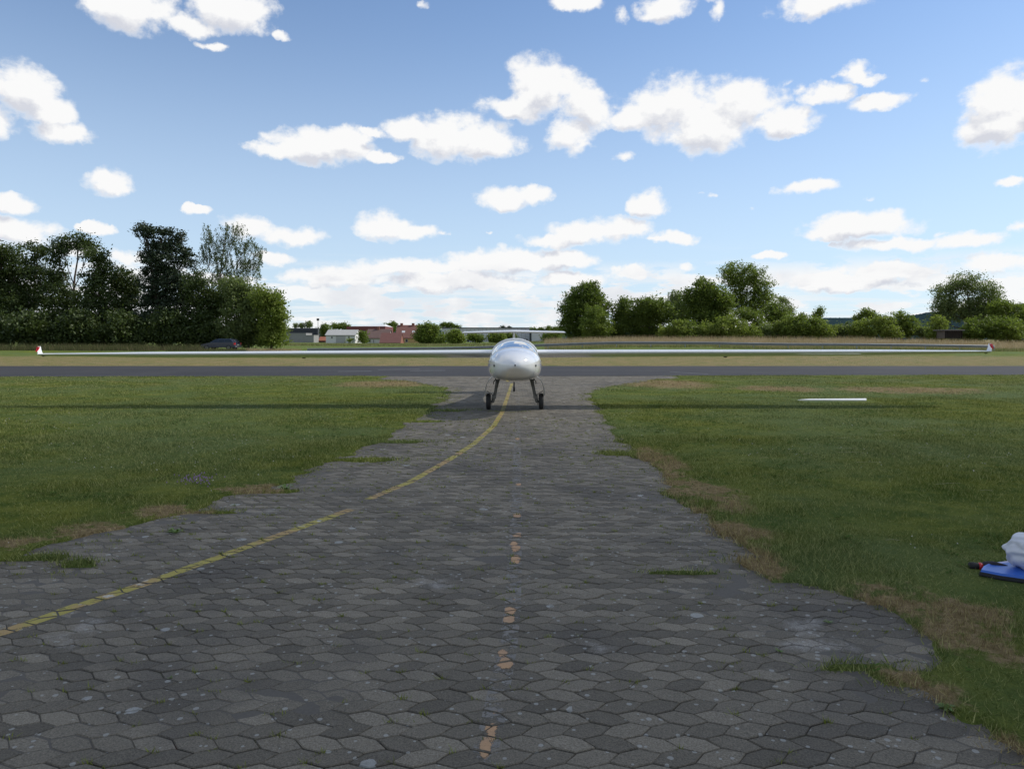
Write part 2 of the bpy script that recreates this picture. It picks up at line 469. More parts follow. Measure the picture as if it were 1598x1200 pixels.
hills('hills', [(1180, 520), (1250, 503), (1290, 496), (1330, 496), (1380, 498), (1420, 492), (1455, 487), (1500, 480), (1560, 476), (1640, 470), (1800, 478)], 2600, 'wooded hills on the horizon behind the bushes')
hills('hills', [(-300, 505), (0, 511), (200, 510), (430, 513), (520, 515), (640, 514), (720, 515), (800, 514.5), (880, 514), (1000, 511), (1150, 512), (1300, 514)], 1500, 'low dark tree-covered rise behind the village')

# ---------------------------------------------------------------- runway
def asphalt():
    m = bpy.data.materials.new('asphalt'); m.use_nodes = True; t = NT(m.node_tree); t.n.clear()
    out = t.new('ShaderNodeOutputMaterial'); p = t.new('ShaderNodeBsdfPrincipled'); t.l.new(p.outputs[0], out.inputs[0])
    g = t.new('ShaderNodeNewGeometry').outputs['Position']
    n1 = t.noise(t.mapping(g, scale=(.05, .5, 1)), 2, 5, .65); n2 = t.noise(g, 40, 3, .7); n3 = t.noise(t.mapping(g, scale=(.3, .3, 1)), 1, 4, .6)
    c = t.mix(t.ss(n1, .3, .7), (.024, .024, .027, 1), (.038, .0375, .040, 1)); c = t.mix(t.ss(n3, .45, .7, 0, .5), c, (.052, .051, .052, 1))
    s = t.new('ShaderNodeVectorMath', operation='SCALE'); t.put(s.inputs[0], c); t.put(s.inputs[3], t.math('MULTIPLY_ADD', n2, .8, .6))
    t.put(p.inputs['Base Color'], s.outputs[0]); p.inputs['Roughness'].default_value = .85; p.inputs['Specular IOR Level'].default_value = .25
    b = t.new('ShaderNodeBump'); b.inputs['Strength'].default_value = .5; b.inputs['Distance'].default_value = .01; t.put(b.inputs['Height'], n2); t.l.new(b.outputs[0], p.inputs['Normal'])
    return m


M_asph = asphalt()
rx = np.linspace(-260, 260, 700)
rv = []
for k, x in enumerate(rx):
    a = line_y(RWN, x) + (vnoise(np.array([x * 1.7]), np.array([3.3]))[0] - .5) * .35
    b = line_y(RWF, x) + (vnoise(np.array([x * 1.3]), np.array([8.3]))[0] - .5) * .5
    for j in range(5): rv.append((x, a + (b - a) * j / 4, .004 + float(H([x], [a + (b - a) * j / 4])[0])))
rf = [(i * 5 + j, i * 5 + 5 + j, i * 5 + 6 + j, i * 5 + 1 + j) for i in range(len(rx) - 1) for j in range(4)]
tag(mesh_obj('runway', rv, rf, M_asph, smooth=True), 'grey asphalt runway crossing behind the glider', kind='structure')
M_wline = mat('worn_white_paint', (.30, .30, .31), .8, var=.5, vscale=3)
for k, (x0, x1, py) in enumerate([(527, 580, 580.2), (590, 655, 577.2), (640, 695, 579.0), (1045, 1105, 580.5)]):
    a = gr(x0, py); b = gr(x1, py - (.6 if k < 3 else -3.5)); b = Vector((b.x, b.y, 0))
    w = .075
    tag(MB().add([(a.x, a.y - w, .012), (b.x, b.y - w, .012), (b.x, b.y + w, .012), (a.x, a.y + w, .012)], [(0, 1, 2, 3)]).build('runway_marking', M_wline),
        'faint worn white paint dash on the runway', kind='structure')

# ---------------------------------------------------------------- block paving
def paver_mat():
    m = bpy.data.materials.new('concrete_paver'); m.use_nodes = True; t = NT(m.node_tree); t.n.clear()
    out = t.new('ShaderNodeOutputMaterial'); p = t.new('ShaderNodeBsdfPrincipled'); t.l.new(p.outputs[0], out.inputs[0])
    g = t.new('ShaderNodeNewGeometry').outputs['Position']
    at_ = t.new('ShaderNodeAttribute', attribute_name='tone').outputs['Fac']
    big = t.noise(g, .75, 5, .62); med = t.noise(g, 6, 5, .65); spk = t.noise(g, 120, 3, .85); mid = t.noise(g, 38, 3, .7)
    c = t.mix(t.ss(at_, 0, 1), (.090, .080, .062, 1), (.184, .164, .127, 1))
    c = t.mix(t.ss(big, .47, .66, 0, .7), c, (.068, .062, .053, 1))             # old grime
    c = t.mix(t.ss(t.noise(t.mapping(g, (9, 2, 0)), 1.1, 6, .7), .60, .74, 0, .65), c, (.29, .28, .26, 1))   # dusty pale patches
    s = t.new('ShaderNodeVectorMath', operation='SCALE'); t.put(s.inputs[0], c)
    t.put(s.inputs[3], t.math('ADD', t.math('MULTIPLY_ADD', t.ss(spk, .25, .75), 1.0, .15), t.math('MULTIPLY', t.math('ADD', med, t.math('MULTIPLY', mid, 1.5)), .32)))
    c = s.outputs[0]
    vo = t.new('ShaderNodeTexVoronoi'); vo.feature = 'F1'; t.put(vo.inputs['Vector'], g); vo.inputs['Scale'].default_value = 3.6
    vc = t.new('ShaderNodeSeparateColor'); t.put(vc.inputs[0], vo.outputs['Color'])
    rad = t.math('MULTIPLY', t.math('POWER', vc.outputs[0], 5), .20)
    wob = t.math('ADD', vo.outputs['Distance'], t.math('MULTIPLY', t.math('SUBTRACT', mid, .5), .05))
    lich = t.math('MULTIPLY', t.math('LESS_THAN', wob, rad), t.math('MULTIPLY_ADD', mid, .9, .1))
    c = t.mix(lich, c, (.36, .38, .37, 1))
    vo2 = t.new('ShaderNodeTexVoronoi'); t.put(vo2.inputs['Vector'], g); vo2.inputs['Scale'].default_value = 24
    v2 = t.new('ShaderNodeSeparateColor'); t.put(v2.inputs[0], vo2.outputs['Color'])
    lm = t.math('MULTIPLY', t.math('LESS_THAN', vo2.outputs['Distance'], t.math('MULTIPLY', t.math('POWER', v2.outputs[1], 4), .34)), .6)
    c = t.mix(lm, c, (.33, .34, .32, 1))
    t.put(p.inputs['Base Color'], c); p.inputs['Roughness'].default_value = .85; p.inputs['Specular IOR Level'].default_value = .3
    b = t.new('ShaderNodeBump'); b.inputs['Strength'].default_value = .75; b.inputs['Distance'].default_value = .004
    t.put(b.inputs['Height'], t.math('ADD', t.math('ADD', spk, mid), t.math('MULTIPLY', med, 2))); t.l.new(b.outputs[0], p.inputs['Normal'])
    return m


M_pav = paver_mat()
def joint_mat():
    m = bpy.data.materials.new('joint_sand'); m.use_nodes = True; t = NT(m.node_tree); t.n.clear()
    out = t.new('ShaderNodeOutputMaterial'); p = t.new('ShaderNodeBsdfPrincipled'); t.l.new(p.outputs[0], out.inputs[0])
    g = t.new('ShaderNodeNewGeometry').outputs['Position']
    c = t.mix(t.ss(t.noise(g, 2.4, 5, .7), .52, .66), (.040, .036, .030, 1), (.060, .065, .018, 1))
    c = t.mix(t.ss(t.noise(g, 3.1, 3, .6), .64, .72), c, (.085, .035, .018, 1))
    spz = t.new('ShaderNodeSeparateXYZ'); t.put(spz.inputs[0], g); c = t.mix(t.ss(spz.outputs[2], -.0085, -.0045), c, t.mix(t.noise(g, 60, 4, .8), (.055, .05, .042, 1), (.125, .115, .098, 1)))
    t.put(p.inputs['Base Color'], c); p.inputs['Roughness'].default_value = .95
    return m


M_joint = joint_mat()
pave = empty('pavement', (0, 0, 0)); tag(pave, 'grey interlocking concrete block taxiway leading to the runway', kind='structure')
bx = []
for py in np.concatenate([np.arange(-1.0, 32.6, .4)]):
    xl = float(np.interp(max(py, 0), LEg[:, 1], LEg[:, 0])) - 1.2; xr = float(np.interp(max(py, 0), REg[:, 1], REg[:, 0])) + 1.2
    bx.append((xl, py, xr))
NJ = 90; jy_ = np.arange(1.9, 32.6, .07); jv = []
jl = np.interp(jy_, LEg[:, 1], LEg[:, 0]) - 1.2; jr = np.interp(jy_, REg[:, 1], REg[:, 0]) + 1.2
JX = jl[:, None] + (jr - jl)[:, None] * np.linspace(0, 1, NJ)[None, :]; JY = np.repeat(jy_[:, None], NJ, 1)
fill = fbm(JX * .9 + 4, JY * .9, 4) + .35 * ss(.6, -.2, -lawn_sdf(JX, JY)) + .10 * ss(0, 1.8, JX)
JZ = -.0095 + .0068 * ss(.46, .70, fill) + .0012 * fbm(JX * 12, JY * 12, 2)
ii = (np.arange(len(jy_) - 1)[:, None] * NJ + np.arange(NJ - 1)[None, :]).ravel()
fast_mesh('joint_bed', np.stack([JX.ravel(), JY.ravel(), JZ.ravel()], 1), np.stack([ii, ii + 1, ii + NJ + 1, ii + NJ], 1), M_joint, pave, smooth=True)

PW, PR, AMP = .170, .0985, .0165
stones = []


def zig(i, x):
    """boundary line i: zigzag; even/odd pairs follow the hexagon / strip courses"""
    ph = [0.0, 0.5, 0.5, 0.0][i % 4]
    u = (x / PW + ph) % 1.0
    return AMP * (1 - 4 * abs(u - .5)) * (1 if i % 2 else -1) * (1 if True else 0)


ymin = 2.15
# boundaries: course r lies between line r and r+1. hexagon courses (even r): bottom line dips at centres, top line peaks.
def bline(i, x):
    # i = index of boundary; hex course 2k has boundaries 2k (bottom) and 2k+1 (top)
    k = i // 2; off = .5 * (k % 2)
    u = (x / PW - off) % 1.0                       # 0 at hex joints, .5 at hex centre
    tri = 1 - 4 * abs(u - .5)                      # +1 at centre, -1 at the joints
    return i * PR + AMP * (tri if i % 2 else -tri)


runway_near = lambda x: line_y(RWN, x)
nrow = int(32.2 / PR)
BO = [0.0]; SK = []
for r in range(nrow + 2):
    SK.append((-.046 if r % 2 == 0 else .046)); BO.append((BO[-1] + SK[-1] / PW + .5) % 1.0)
for r in range(int(ymin / PR), nrow):
    y0 = r * PR
    xl = float(np.interp(y0, LEg[:, 1], LEg[:, 0])) - .55 - .02 * y0; xr = float(np.interp(y0, REg[:, 1], REg[:, 0])) + .55 + .02 * y0
    vis = y0 * .735 + .4; xl = max(xl, -vis); xr = min(xr, vis)
    for c in range(int(math.floor(xl / PW)) - 1, int(math.ceil(xr / PW)) + 1):
        g = .0018 if r % 2 == 0 else .0012; gy = .0032
        b0 = (c + BO[r]) * PW; b1 = b0 + PW; t0 = b0 + SK[r]; t1 = t0 + PW; ya, yb = r * PR, (r + 1) * PR
        out = [(b0 + g, ya + AMP + gy), ((b0 + b1) / 2, ya - AMP + gy), (b1 - g, ya + AMP + gy), (t1 - g, yb - AMP - gy), ((t0 + t1) / 2, yb + AMP - gy), (t0 + g, yb - AMP - gy)]
        cx = sum(q[0] for q in out) / len(out); cy = sum(q[1] for q in out) / len(out)
        if cy > runway_near(cx) - .05: continue
        if abs(cx) > vis: continue
        stones.append((cx, cy, out, r % 2))
sarr = np.array([(s[0], s[1]) for s in stones])
sd = lawn_sdf(sarr[:, 0], sarr[:, 1])
stones = [s for s, d in zip(stones, sd) if d < .16]
ST = []
for (cx, cy, out, odd) in stones:
    dz = max(-.002, rnd.gauss(0, .0013)) + (mnoise.noise(Vector((cx * .9, cy * .9, 0)))) * .0035
    tx, ty = rnd.gauss(0, .012), rnd.gauss(0, .014); jx, jy = rnd.gauss(0, .0012), rnd.gauss(0, .0012)
    tone = min(1, max(0, rnd.gauss(.33 if odd else .56, .19) + (.35 if rnd.random() < .035 else 0)))
    ST.append((cx, cy, [(x + jx, y + jy) for x, y in out], dz, tx, ty, tone))
ST.sort(key=lambda s: s[0] ** 2 * .3 + s[1] ** 2)
near_view = [s for s in ST if abs(s[0]) < s[1] * .715 and s[1] > 2.42]
first = set(id(s) for s in near_view[:300])


def stone_geo(s):
    cx, cy, out, dz, tx, ty, tone = s; n = len(out); vs = []
    for (lvl, k) in ((-.03, 1.0), (-.0045, 1.0), (0.0, .93)):
        for (x, y) in out:
            if k < 1:
                ex, ey = x - cx, y - cy; l = math.hypot(ex, ey); q = 1 - .0042 / l; x, y = cx + ex * q, cy + ey * q
            vs.append((x, y, lvl + dz + tx * (x - cx) + ty * (y - cy)))
    fs = []
    for j in range(2):
        for i in range(n): fs.append((j * n + i, j * n + (i + 1) % n, (j + 1) * n + (i + 1) % n, (j + 1) * n + i))
    fs.append(tuple(range(2 * n, 3 * n)))
    return vs, fs, tone


def add_tone(me, tones):
    a = me.attributes.new('tone', 'FLOAT', 'POINT'); a.data.foreach_set('value', tones)


bigv = []; bigf = []; bigt = []
for s in ST:
    vs, fs, tone = stone_geo(s)
    if id(s) in first:
        ox, oy = s[0], s[1]
        me = bpy.data.meshes.new('paving_stone'); me.from_pydata([(x - ox, y - oy, z) for x, y, z in vs], [], fs); me.materials.append(M_pav)
        add_tone(me, [tone] * len(vs)); o = bpy.data.objects.new('paving_stone', me); o.location = (ox, oy, 0); link(o, pave)
    else:
        b = len(bigv); bigv += vs; bigf += [tuple(i + b for i in f) for f in fs]; bigt += [tone] * len(vs)
o = mesh_obj('paving_stones', bigv, bigf, M_pav, pave); add_tone(o.data, bigt); o['kind'] = 'stuff'
print('stones', len(ST))


# paint: clip the strip against each stone so the joints stay bare
def clip(poly, a, b):
    """keep the part of poly left of a->b"""
    out = []
    n = len(poly)
    def sd_(p): return (b[0] - a[0]) * (p[1] - a[1]) - (b[1] - a[1]) * (p[0] - a[0])
    for i in range(n):
        p, q = poly[i], poly[(i + 1) % n]; dp, dq = sd_(p), sd_(q)
        if dp >= 0: out.append(p)
        if dp * dq < 0:
            f = dp / (dp - dq); out.append((p[0] + (q[0] - p[0]) * f, p[1] + (q[1] - p[1]) * f))
    return out


def paint_mat(name, c1, c2, c3, thr, patch=None):
    m = bpy.data.materials.new(name); m.use_nodes = True; t = NT(m.node_tree); t.n.clear()
    out = t.new('ShaderNodeOutputMaterial'); p = t.new('ShaderNodeBsdfPrincipled')
    g = t.new('ShaderNodeNewGeometry').outputs['Position']
    c = t.mix(t.ss(t.noise(g, 2.6, 4, .6), .48, .60), c1, c2); c = t.mix(t.ss(t.noise(t.mapping(g, (3, 8, 0)), 7, 4, .6), .60, .68), c, c3)
    s = t.new('ShaderNodeVectorMath', operation='SCALE'); t.put(s.inputs[0], c); t.put(s.inputs[3], t.math('MULTIPLY_ADD', t.noise(g, 120, 3, .8), .9, .5))
    t.put(p.inputs['Base Color'], s.outputs[0]); p.inputs['Roughness'].default_value = .7
    wear = t.math('ADD', t.noise(t.mapping(g, (1, 5, 0)), 11, 5, .7), t.math('MULTIPLY', t.math('SUBTRACT', t.noise(g, 150, 2, .8), .5), .25))
    if patch: 
        sp_ = t.new('ShaderNodeSeparateXYZ'); t.put(sp_.inputs[0], g)
        acc = None
        for (px, py, r1, r2) in patch:
            q = gr(px, py); q1 = gr(px + r1, py); q2 = gr(px, py - r2); a1, a2 = 1 / (q1.x - q.x), 1 / (q2.y - q.y)
            gg = t.new('ShaderNodeTexGradient', gradient_type='SPHERICAL'); t.put(gg.inputs[0], t.mapping(g, (-q.x * a1, -q.y * a2, 0), (0, 0, 0), (a1, a2, 0)))
            acc = gg.outputs[1] if acc is None else t.math('MAXIMUM', acc, gg.outputs[1])
        wear = t.math('MULTIPLY_ADD', acc, .55, t.math('SUBTRACT', wear, .19))
    tr = t.new('ShaderNodeBsdfTransparent'); mx = t.new('ShaderNodeMixShader')
    t.put(mx.inputs[0], t.ss(wear, thr, thr + .05)); t.l.new(tr.outputs[0], mx.inputs[1]); t.l.new(p.outputs[0], mx.inputs[2]); t.l.new(mx.outputs[0], out.inputs[0])
    return m


def paint(path, hw, lift, skip):
    vs = []; fs = []
    P = [gr(*q) for q in path]
    # resample
    pts = []
    for i in range(len(P) - 1):
        n = max(1, int((P[i + 1] - P[i]).length / .25))
        for j in range(n): pts.append(P[i].lerp(P[i + 1], j / n))
    pts.append(P[-1])
    quads = []
    for i in range(len(pts) - 1):
        a, b = pts[i], pts[i + 1]; d = (b - a).normalized(); nrm_ = Vector((-d.y, d.x, 0))
        d0 = (pts[i] - pts[i - 1]).normalized() if i else d; d2 = (pts[i + 2] - b).normalized() if i + 2 < len(pts) else d
        n0 = (nrm_ + Vector((-d0.y, d0.x, 0))).normalized(); n1 = (nrm_ + Vector((-d2.y, d2.x, 0))).normalized()
        quads.append(((a + b) / 2, [tuple((a - n0 * hw)[:2]), tuple((b - n1 * hw)[:2]), tuple((b + n1 * hw)[:2]), tuple((a + n0 * hw)[:2])]))
    mids = np.array([[q[0].x, q[0].y] for q in quads])
    for s in ST:
        cx, cy, out, dz, tx, ty, tone = s
        d = np.hypot(mids[:, 0] - cx, mids[:, 1] - cy); near_ = np.nonzero(d < .36)[0]
        if len(near_) == 0: continue
        ins = [(cx + (x - cx) * (1 - max(.0042,.0042) / math.hypot(x - cx, y - cy)), cy + (y - cy) * (1 - max(.0042,.0042) / math.hypot(x - cx, y - cy))) for x, y in out]
        for k in near_:
            poly = ins; q = quads[k][1]
            if skip and skip(quads[k][0]): continue
            for e in range(4):
                poly = clip(poly, q[e], q[(e + 1) % 4])
                if len(poly) < 3: break
            if len(poly) < 3: continue
            b = len(vs); vs += [(x, y, lift + dz + tx * (x - cx) + ty * (y - cy)) for x, y in poly]; fs.append(tuple(range(b, b + len(poly))))
    return vs, fs


YL = [(-60, 1012), (0, 988), (120, 946), (240, 906), (400, 848), (548, 795), (575, 779), (640, 752), (700, 718), (740, 692), (770, 665), (783, 645), (790, 625), (795, 610), (799, 598)]
gap0 = gr(556, 789)
v_, f_ = paint(YL, .050, .0012, lambda p: (p - gap0).length < .10)
M_yel = paint_mat('yellow_paint', (.31, .265, .045, 1), (.33, .22, .08, 1), (.42, .41, .36, 1), .375)
tag(mesh_obj('yellow_line', v_, f_, M_yel), 'worn yellow taxi line curving from lower left to the glider', kind='structure')
CLN = [(752, 1195), (768, 1130), (782, 1060), (792, 1010), (800, 950), (803, 880), (806, 800), (807, 720), (808, 660), (808, 620)]
v_, f_ = paint(CLN, .052, .0010, None)
M_fade = paint_mat('faded_line_paint', (.165, .155, .135, 1), (.150, .142, .125, 1), (.19, .17, .14, 1), .48)
tag(mesh_obj('faded_line', v_, f_, M_fade), 'faded grey centre line on the block paving', kind='structure')
v_, f_ = paint(CLN, .046, .0019, None)
M_or = paint_mat('orange_paint', (.40, .24, .12, 1), (.35, .22, .12, 1), (.42, .29, .17, 1), .455,
                 [(768, 1142, 14, 20), (757, 1165, 12, 22), (790, 1035, 15, 12), (784, 1018, 12, 9), (796, 953, 14, 8), (794, 967, 14, 8), (805, 872, 11, 9), (804, 856, 10, 6), (802, 848, 8, 5), (807, 804, 9, 5), (808, 836, 9, 4), (809, 756, 7, 3), (808, 685, 5, 2)])
tag(mesh_obj('orange_marking', v_, f_, M_or), 'patches of flaking orange paint on the centre line of the paving', kind='structure')

# ---------------------------------------------------------------- grass blades
def blades(name, bxs, bys, hmin, hmax, wfun, m, lean=.5, zoff=None, label=None, segs=False):
    n = len(bxs)
    z = np.where(bys > 40, H(bxs, bys), 0.018) if zoff is None else zoff
    a = rng.random(n) * 6.283; h = hmin + rng.random(n) ** 1.6 * (hmax - hmin); w = wfun(bys) * (.6 + .8 * rng.random(n))
    lx = rng.normal(0, lean, n) * h; ly = rng.normal(0, lean, n) * h
    B = np.stack([bxs, bys, z - .01], 1); dx = np.cos(a) * w; dy = np.sin(a) * w
    v0 = B + np.stack([dx, dy, np.zeros(n)], 1); v1 = B - np.stack([dx, dy, np.zeros(n)], 1)
    v2 = B + np.stack([lx, ly, h + .01], 1)
    V = np.stack([v0, v1, v2], 1).reshape(-1, 3); F = np.arange(3 * n).reshape(-1, 3)
    return fast_mesh(name, V, F, m)


def sample(n, y0, y1, pw=1.0, half=.78):
    u = rng.random(n)
    y = np.sqrt(y0 ** 2 + u * (y1 ** 2 - y0 ** 2)) if pw == 1 else y0 + (y1 - y0) * u ** pw
    x = (rng.random(n) * 2 - 1) * (half * y + .3)
    return x, y


BX = []; BY = []
for (n, y0, y1) in ((190000, 2.4, 6), (330000, 6, 12), (300000, 12, 20), (260000, 20, 33)):
    x, y = sample(n, y0, y1); s = lawn_sdf(x, y)
    keep = (s > .02 - rng.random(n) ** 3 * .10) & (y < line_y(RWN, x) - .1 + rng.random(n) * .15)
    clump = fbm(x * 1.9, y * 1.9, 3)
    keep &= rng.random(n) < (.65 + .7 * (clump - .25)) 
    mk = gr(1298, 625.4); keep &= ~((np.abs(x - mk.x) < 1.05) & (y > mk.y - .9) & (y < mk.y + .35))
    bk = gr(1570, 905); keep &= ~((np.abs(x - bk.x - .2) < .34) & (np.abs(y - bk.y) < .16))
    BX.append(x[keep]); BY.append(y[keep])
BX = np.concatenate(BX); BY = np.concatenate(BY); print('blades', len(BX))
hm = fbm(BX * 1.3, BY * 1.3, 4)
g = blades('lawn_grass', BX, BY, .016, .062, lambda y: .0014 + .00036 * y, M_blade, .6)
v = np.empty(len(g.data.vertices) * 3, np.float32); g.data.vertices.foreach_get('co', v); v = v.reshape(-1, 3, 3)
v[:, 2, 2] = v[:, 0, 2] + (v[:, 2, 2] - v[:, 0, 2]) * np.clip(.55 + (hm - .36) * 1.5, .5, 1.25); g.data.vertices.foreach_set('co', v.reshape(-1).astype(np.float32)); g.data.update()
tag(g, 'short mown grass with clover either side of the paving', 'grass', kind='stuff')
# moss and weeds in the joints
mx_, my_ = [], []
cand = [s for s in ST if s[1] < 24]
for s in rnd.sample([q for q in cand if q[1] < 15], 1100):
    p = s[2][rnd.randrange(len(s[2]))]; n = rnd.randint(5, 22)
    big = rnd.random() < .3
    for i in range(n):
        mx_.append(p[0] + rnd.gauss(0, .028 if big else .014)); my_.append(p[1] + rnd.gauss(0, .007))
def edge_weeds(n, lo, hi):
    x, y = sample(n, 3, 30, half=.75); s = lawn_sdf(x, y); k = (s > lo) & (s < hi) & (fbm(x * 4, y * 6, 3) > .56); return x[k], y[k]
ex, ey = edge_weeds(520000, -.40, .02)
mxx = np.concatenate([np.array(mx_), ex]); myy = np.concatenate([np.array(my_), ey])
M_moss = mat('joint_weed', (.15, .18, .02), .8, var=.5, vscale=5)
g = blades('joint_weeds', mxx, myy, .006, .026, lambda y: .0022 + .0003 * y, M_moss, .8, zoff=np.full(len(mxx), .0))
tag(g, 'moss and small weeds growing in the paving joints', 'weeds', kind='stuff')
# larger weed rosettes
M_weed = mat('weed_leaf', (.08, .14, .015), .6, var=.3, vscale=8)
WP = []
def weed(px, py, r, n, label):
    p = gr(px, py); vs = []; fs = []
    for i in range(n):
        a = rnd.random() * 6.283; L = r * rnd.uniform(.5, 1.1); e = rnd.uniform(.25, 1.1); d = Vector((math.cos(a), math.sin(a), 0)); s_ = Vector((-d.y, d.x, 0)) * L * .16
        p0 = Vector((0, 0, 0)); p1 = d * L * .55 + Vector((0, 0, L * e * .6)); p2 = d * L + Vector((0, 0, L * e * .55)); b = len(vs)
        vs += [p0, p1 - s_, p2, p1 + s_]; fs.append((b, b + 1, b + 2, b + 3))
    o = mesh_obj('weed', vs, fs, M_weed); o.location = (p.x, p.y, 0)
    tag(o, label, 'weed', 'broad-leaved weeds at the paving edge')
for w_ in [(1478, 1108, .05, 22, 'bright green weed at the lower right edge of the paving'), (445, 765, .10, 22, 'weed tuft on the paving beside the left lawn corner'),
           (1293, 972, .035, 12, 'tiny weed in a joint left of the dry grass patch'), (265, 1058, .02, 8, 'tiny weed in a paving joint below the yellow line'),
           (1215, 1017, .03, 10, 'small sprig left of the grass tongue on the right'), (800, 1000, .012, 6, 'tiny sprig beside the orange paint on the centre line'),
           (275, 832, .08, 18, 'weed tuft at the left lawn edge above the yellow line')]: weed(*w_)
# clover and plantain clumps in the lawn
cv = []; cf = []
qx, qy = sample(5200, 3.2, 17, half=.75); sq_ = lawn_sdf(qx, qy); kk = (sq_ > .12) & (fbm(qx * .8 + 9, qy * .8, 3) > .50); qx, qy = qx[kk], qy[kk]
for x, y in zip(qx[:900], qy[:900]):
    for i in range(rnd.randint(5, 12)):
        a = rnd.random() * 6.283; r0 = rnd.uniform(.0, .07); L = rnd.uniform(.007, .019); bx0, by0 = x + math.cos(a) * r0, y + math.sin(a) * r0 * .8; z0 = rnd.uniform(.022, .048)
        a2 = rnd.random() * 6.283; dx, dy = math.cos(a2) * L, math.sin(a2) * L; b = len(cv)
        cv += [(bx0 - dx, by0 - dy, z0 - .006), (bx0 + dy * .6, by0 - dx * .6, z0 + .002), (bx0 + dx, by0 + dy, z0 + rnd.uniform(-.004, .012)), (bx0 - dy * .6, by0 + dx * .6, z0 + .002)]; cf.append((b, b + 1, b + 2, b + 3))
M_clov = mat('clover_leaf', (.060, .105, .022), .95, spec=.05, var=.35, vscale=4)
tag(mesh_obj('clover_leaves', cv, cf, M_clov), 'clover and plantain leaf clumps spread through the lawn', 'clover', kind='stuff')
# flowers
fx, fy = sample(9000, 5, 18, half=.75); s = lawn_sdf(fx, fy); k = (s > .2) & (fbm(fx * .9 + 5, fy * .9, 3) > .60); fx, fy = fx[k], fy[k]
MBf = MB()
for x, y in zip(fx[:420], fy[:420]):
    r = rnd.uniform(.004, .009); z = rnd.uniform(.03, .07)
    MBf.add([(x - r, y, z), (x, y - r, z + r * .4), (x + r, y, z), (x, y + r, z + r * .3), (x, y, z + r * 1.3)], [(0, 1, 4), (1, 2, 4), (2, 3, 4), (3, 0, 4)])
tag(MBf.build('clover_flowers', mat('clover_white', (.55, .54, .48), .8)), 'white clover flowers dotted through the lawn', 'flowers', kind='stuff')
MBf = MB()
for i in range(70):
    p = gr(rnd.gauss(305, 18), rnd.gauss(755, 4)); r = .008; z = rnd.uniform(.03, .08)
    MBf.add([(p.x - r, p.y, z), (p.x, p.y - r, z), (p.x + r, p.y, z), (p.x, p.y + r, z), (p.x, p.y, z + r * 2)], [(0, 1, 4), (1, 2, 4), (2, 3, 4), (3, 0, 4)])
tag(MBf.build('thyme_flowers', mat('thyme_purple', (.20, .12, .25), .8)), 'low purple flowers in the left lawn near the paving', 'flowers', kind='stuff')
# loose pale straw stems on the right lawn
MBs = MB()
for i in range(34):
    x = rnd.uniform(3, 9); y = rnd.uniform(5.5, 13); a = rnd.uniform(-.6, .6); L = rnd.uniform(.08, .28)
    if lawn_sdf(np.array([x]), np.array([y]))[0] < .25: continue
    MBs.tube([(x, y, .04), (x + math.cos(a) * L * .5, y + math.sin(a) * L * .5, .052), (x + math.cos(a) * L, y + math.sin(a) * L, .05)], .0011, 3, False)
tag(MBs.build('straw_stems', mat('straw', (.42, .38, .26), .8)), 'pale cut straw stems lying on the lawn', 'straw', kind='stuff')

#PART2
# ---------------------------------------------------------------- shading cloud overhead (out of frame, between the sun and the near ground)
def cloud_mat():
    m = bpy.data.materials.new('cloud_vapour'); m.use_nodes = True; t = NT(m.node_tree); t.n.clear()
    out = t.new('ShaderNodeOutputMaterial'); tc = t.new('ShaderNodeTexCoord').outputs['Object']
    sp = t.new('ShaderNodeSeparateXYZ'); t.put(sp.inputs[0], tc)
    n = t.noise(tc, .035, 4, .55)
    # opacity thins out towards the far rim (local +Y)
    y = t.math('MULTIPLY_ADD', t.math('SUBTRACT', n, .5), 14, sp.outputs[1])
    a = t.ss(y, CLOUD_Y0, CLOUD_Y1, CLOUD_A, 0.0)
    thin = t.ss(y, CLOUD_Y1 - 2, CLOUD_Y2, .15, .0)
    a = t.math('MAXIMUM', a, thin)
    tr = t.new('ShaderNodeBsdfTransparent'); d = t.new('ShaderNodeBsdfTranslucent'); d.inputs[0].default_value = (.9, .9, .92, 1)
    df = t.new('ShaderNodeBsdfDiffuse'); df.inputs[0].default_value = (.9, .9, .92, 1)
    m1 = t.new('ShaderNodeMixShader'); m1.inputs[0].default_value = .4; t.l.new(d.outputs[0], m1.inputs[1]); t.l.new(df.outputs[0], m1.inputs[2])
    mx = t.new('ShaderNodeMixShader'); t.put(mx.inputs[0], a); t.l.new(tr.outputs[0], mx.inputs[1]); t.l.new(m1.outputs[0], mx.inputs[2])
    t.l.new(mx.outputs[0], out.inputs[0]); return m


CLOUD_Z = 400.0; CLOUD_Y0, CLOUD_Y1, CLOUD_Y2, CLOUD_A = 4.0, 17.5, 55.0, .80
k_ = CLOUD_Z / SD.z
ccx, ccy = SD.x * k_, SD.y * k_              # cloud point that shades the ground point (0,0)
gxs = np.linspace(-130, 130, 60); gys = np.linspace(-240, 70, 70)
CXX, CYY = np.meshgrid(gxs, gys); rim = np.clip(1 - np.maximum(np.abs(CXX) / 130, np.abs(CYY + 85) / 155) ** 3, 0, 1) ** .5
top = rim * (10 + 16 * fbm(CXX * .03, CYY * .03, 4)); bot = -rim * (1 + 3 * fbm(CXX * .05 + 7, CYY * .05, 3))
nn = CXX.size; V = np.concatenate([np.stack([CXX.ravel(), CYY.ravel(), top.ravel()], 1), np.stack([CXX.ravel(), CYY.ravel(), bot.ravel()], 1)])
ii = (np.arange(69)[:, None] * 60 + np.arange(59)[None, :]).ravel(); Fq = np.stack([ii, ii + 1, ii + 61, ii + 60], 1)
cl = fast_mesh('cloud', V, np.concatenate([Fq, Fq[:, ::-1] + nn]), cloud_mat(), smooth=True); cl.location = (ccx, ccy, CLOUD_Z)
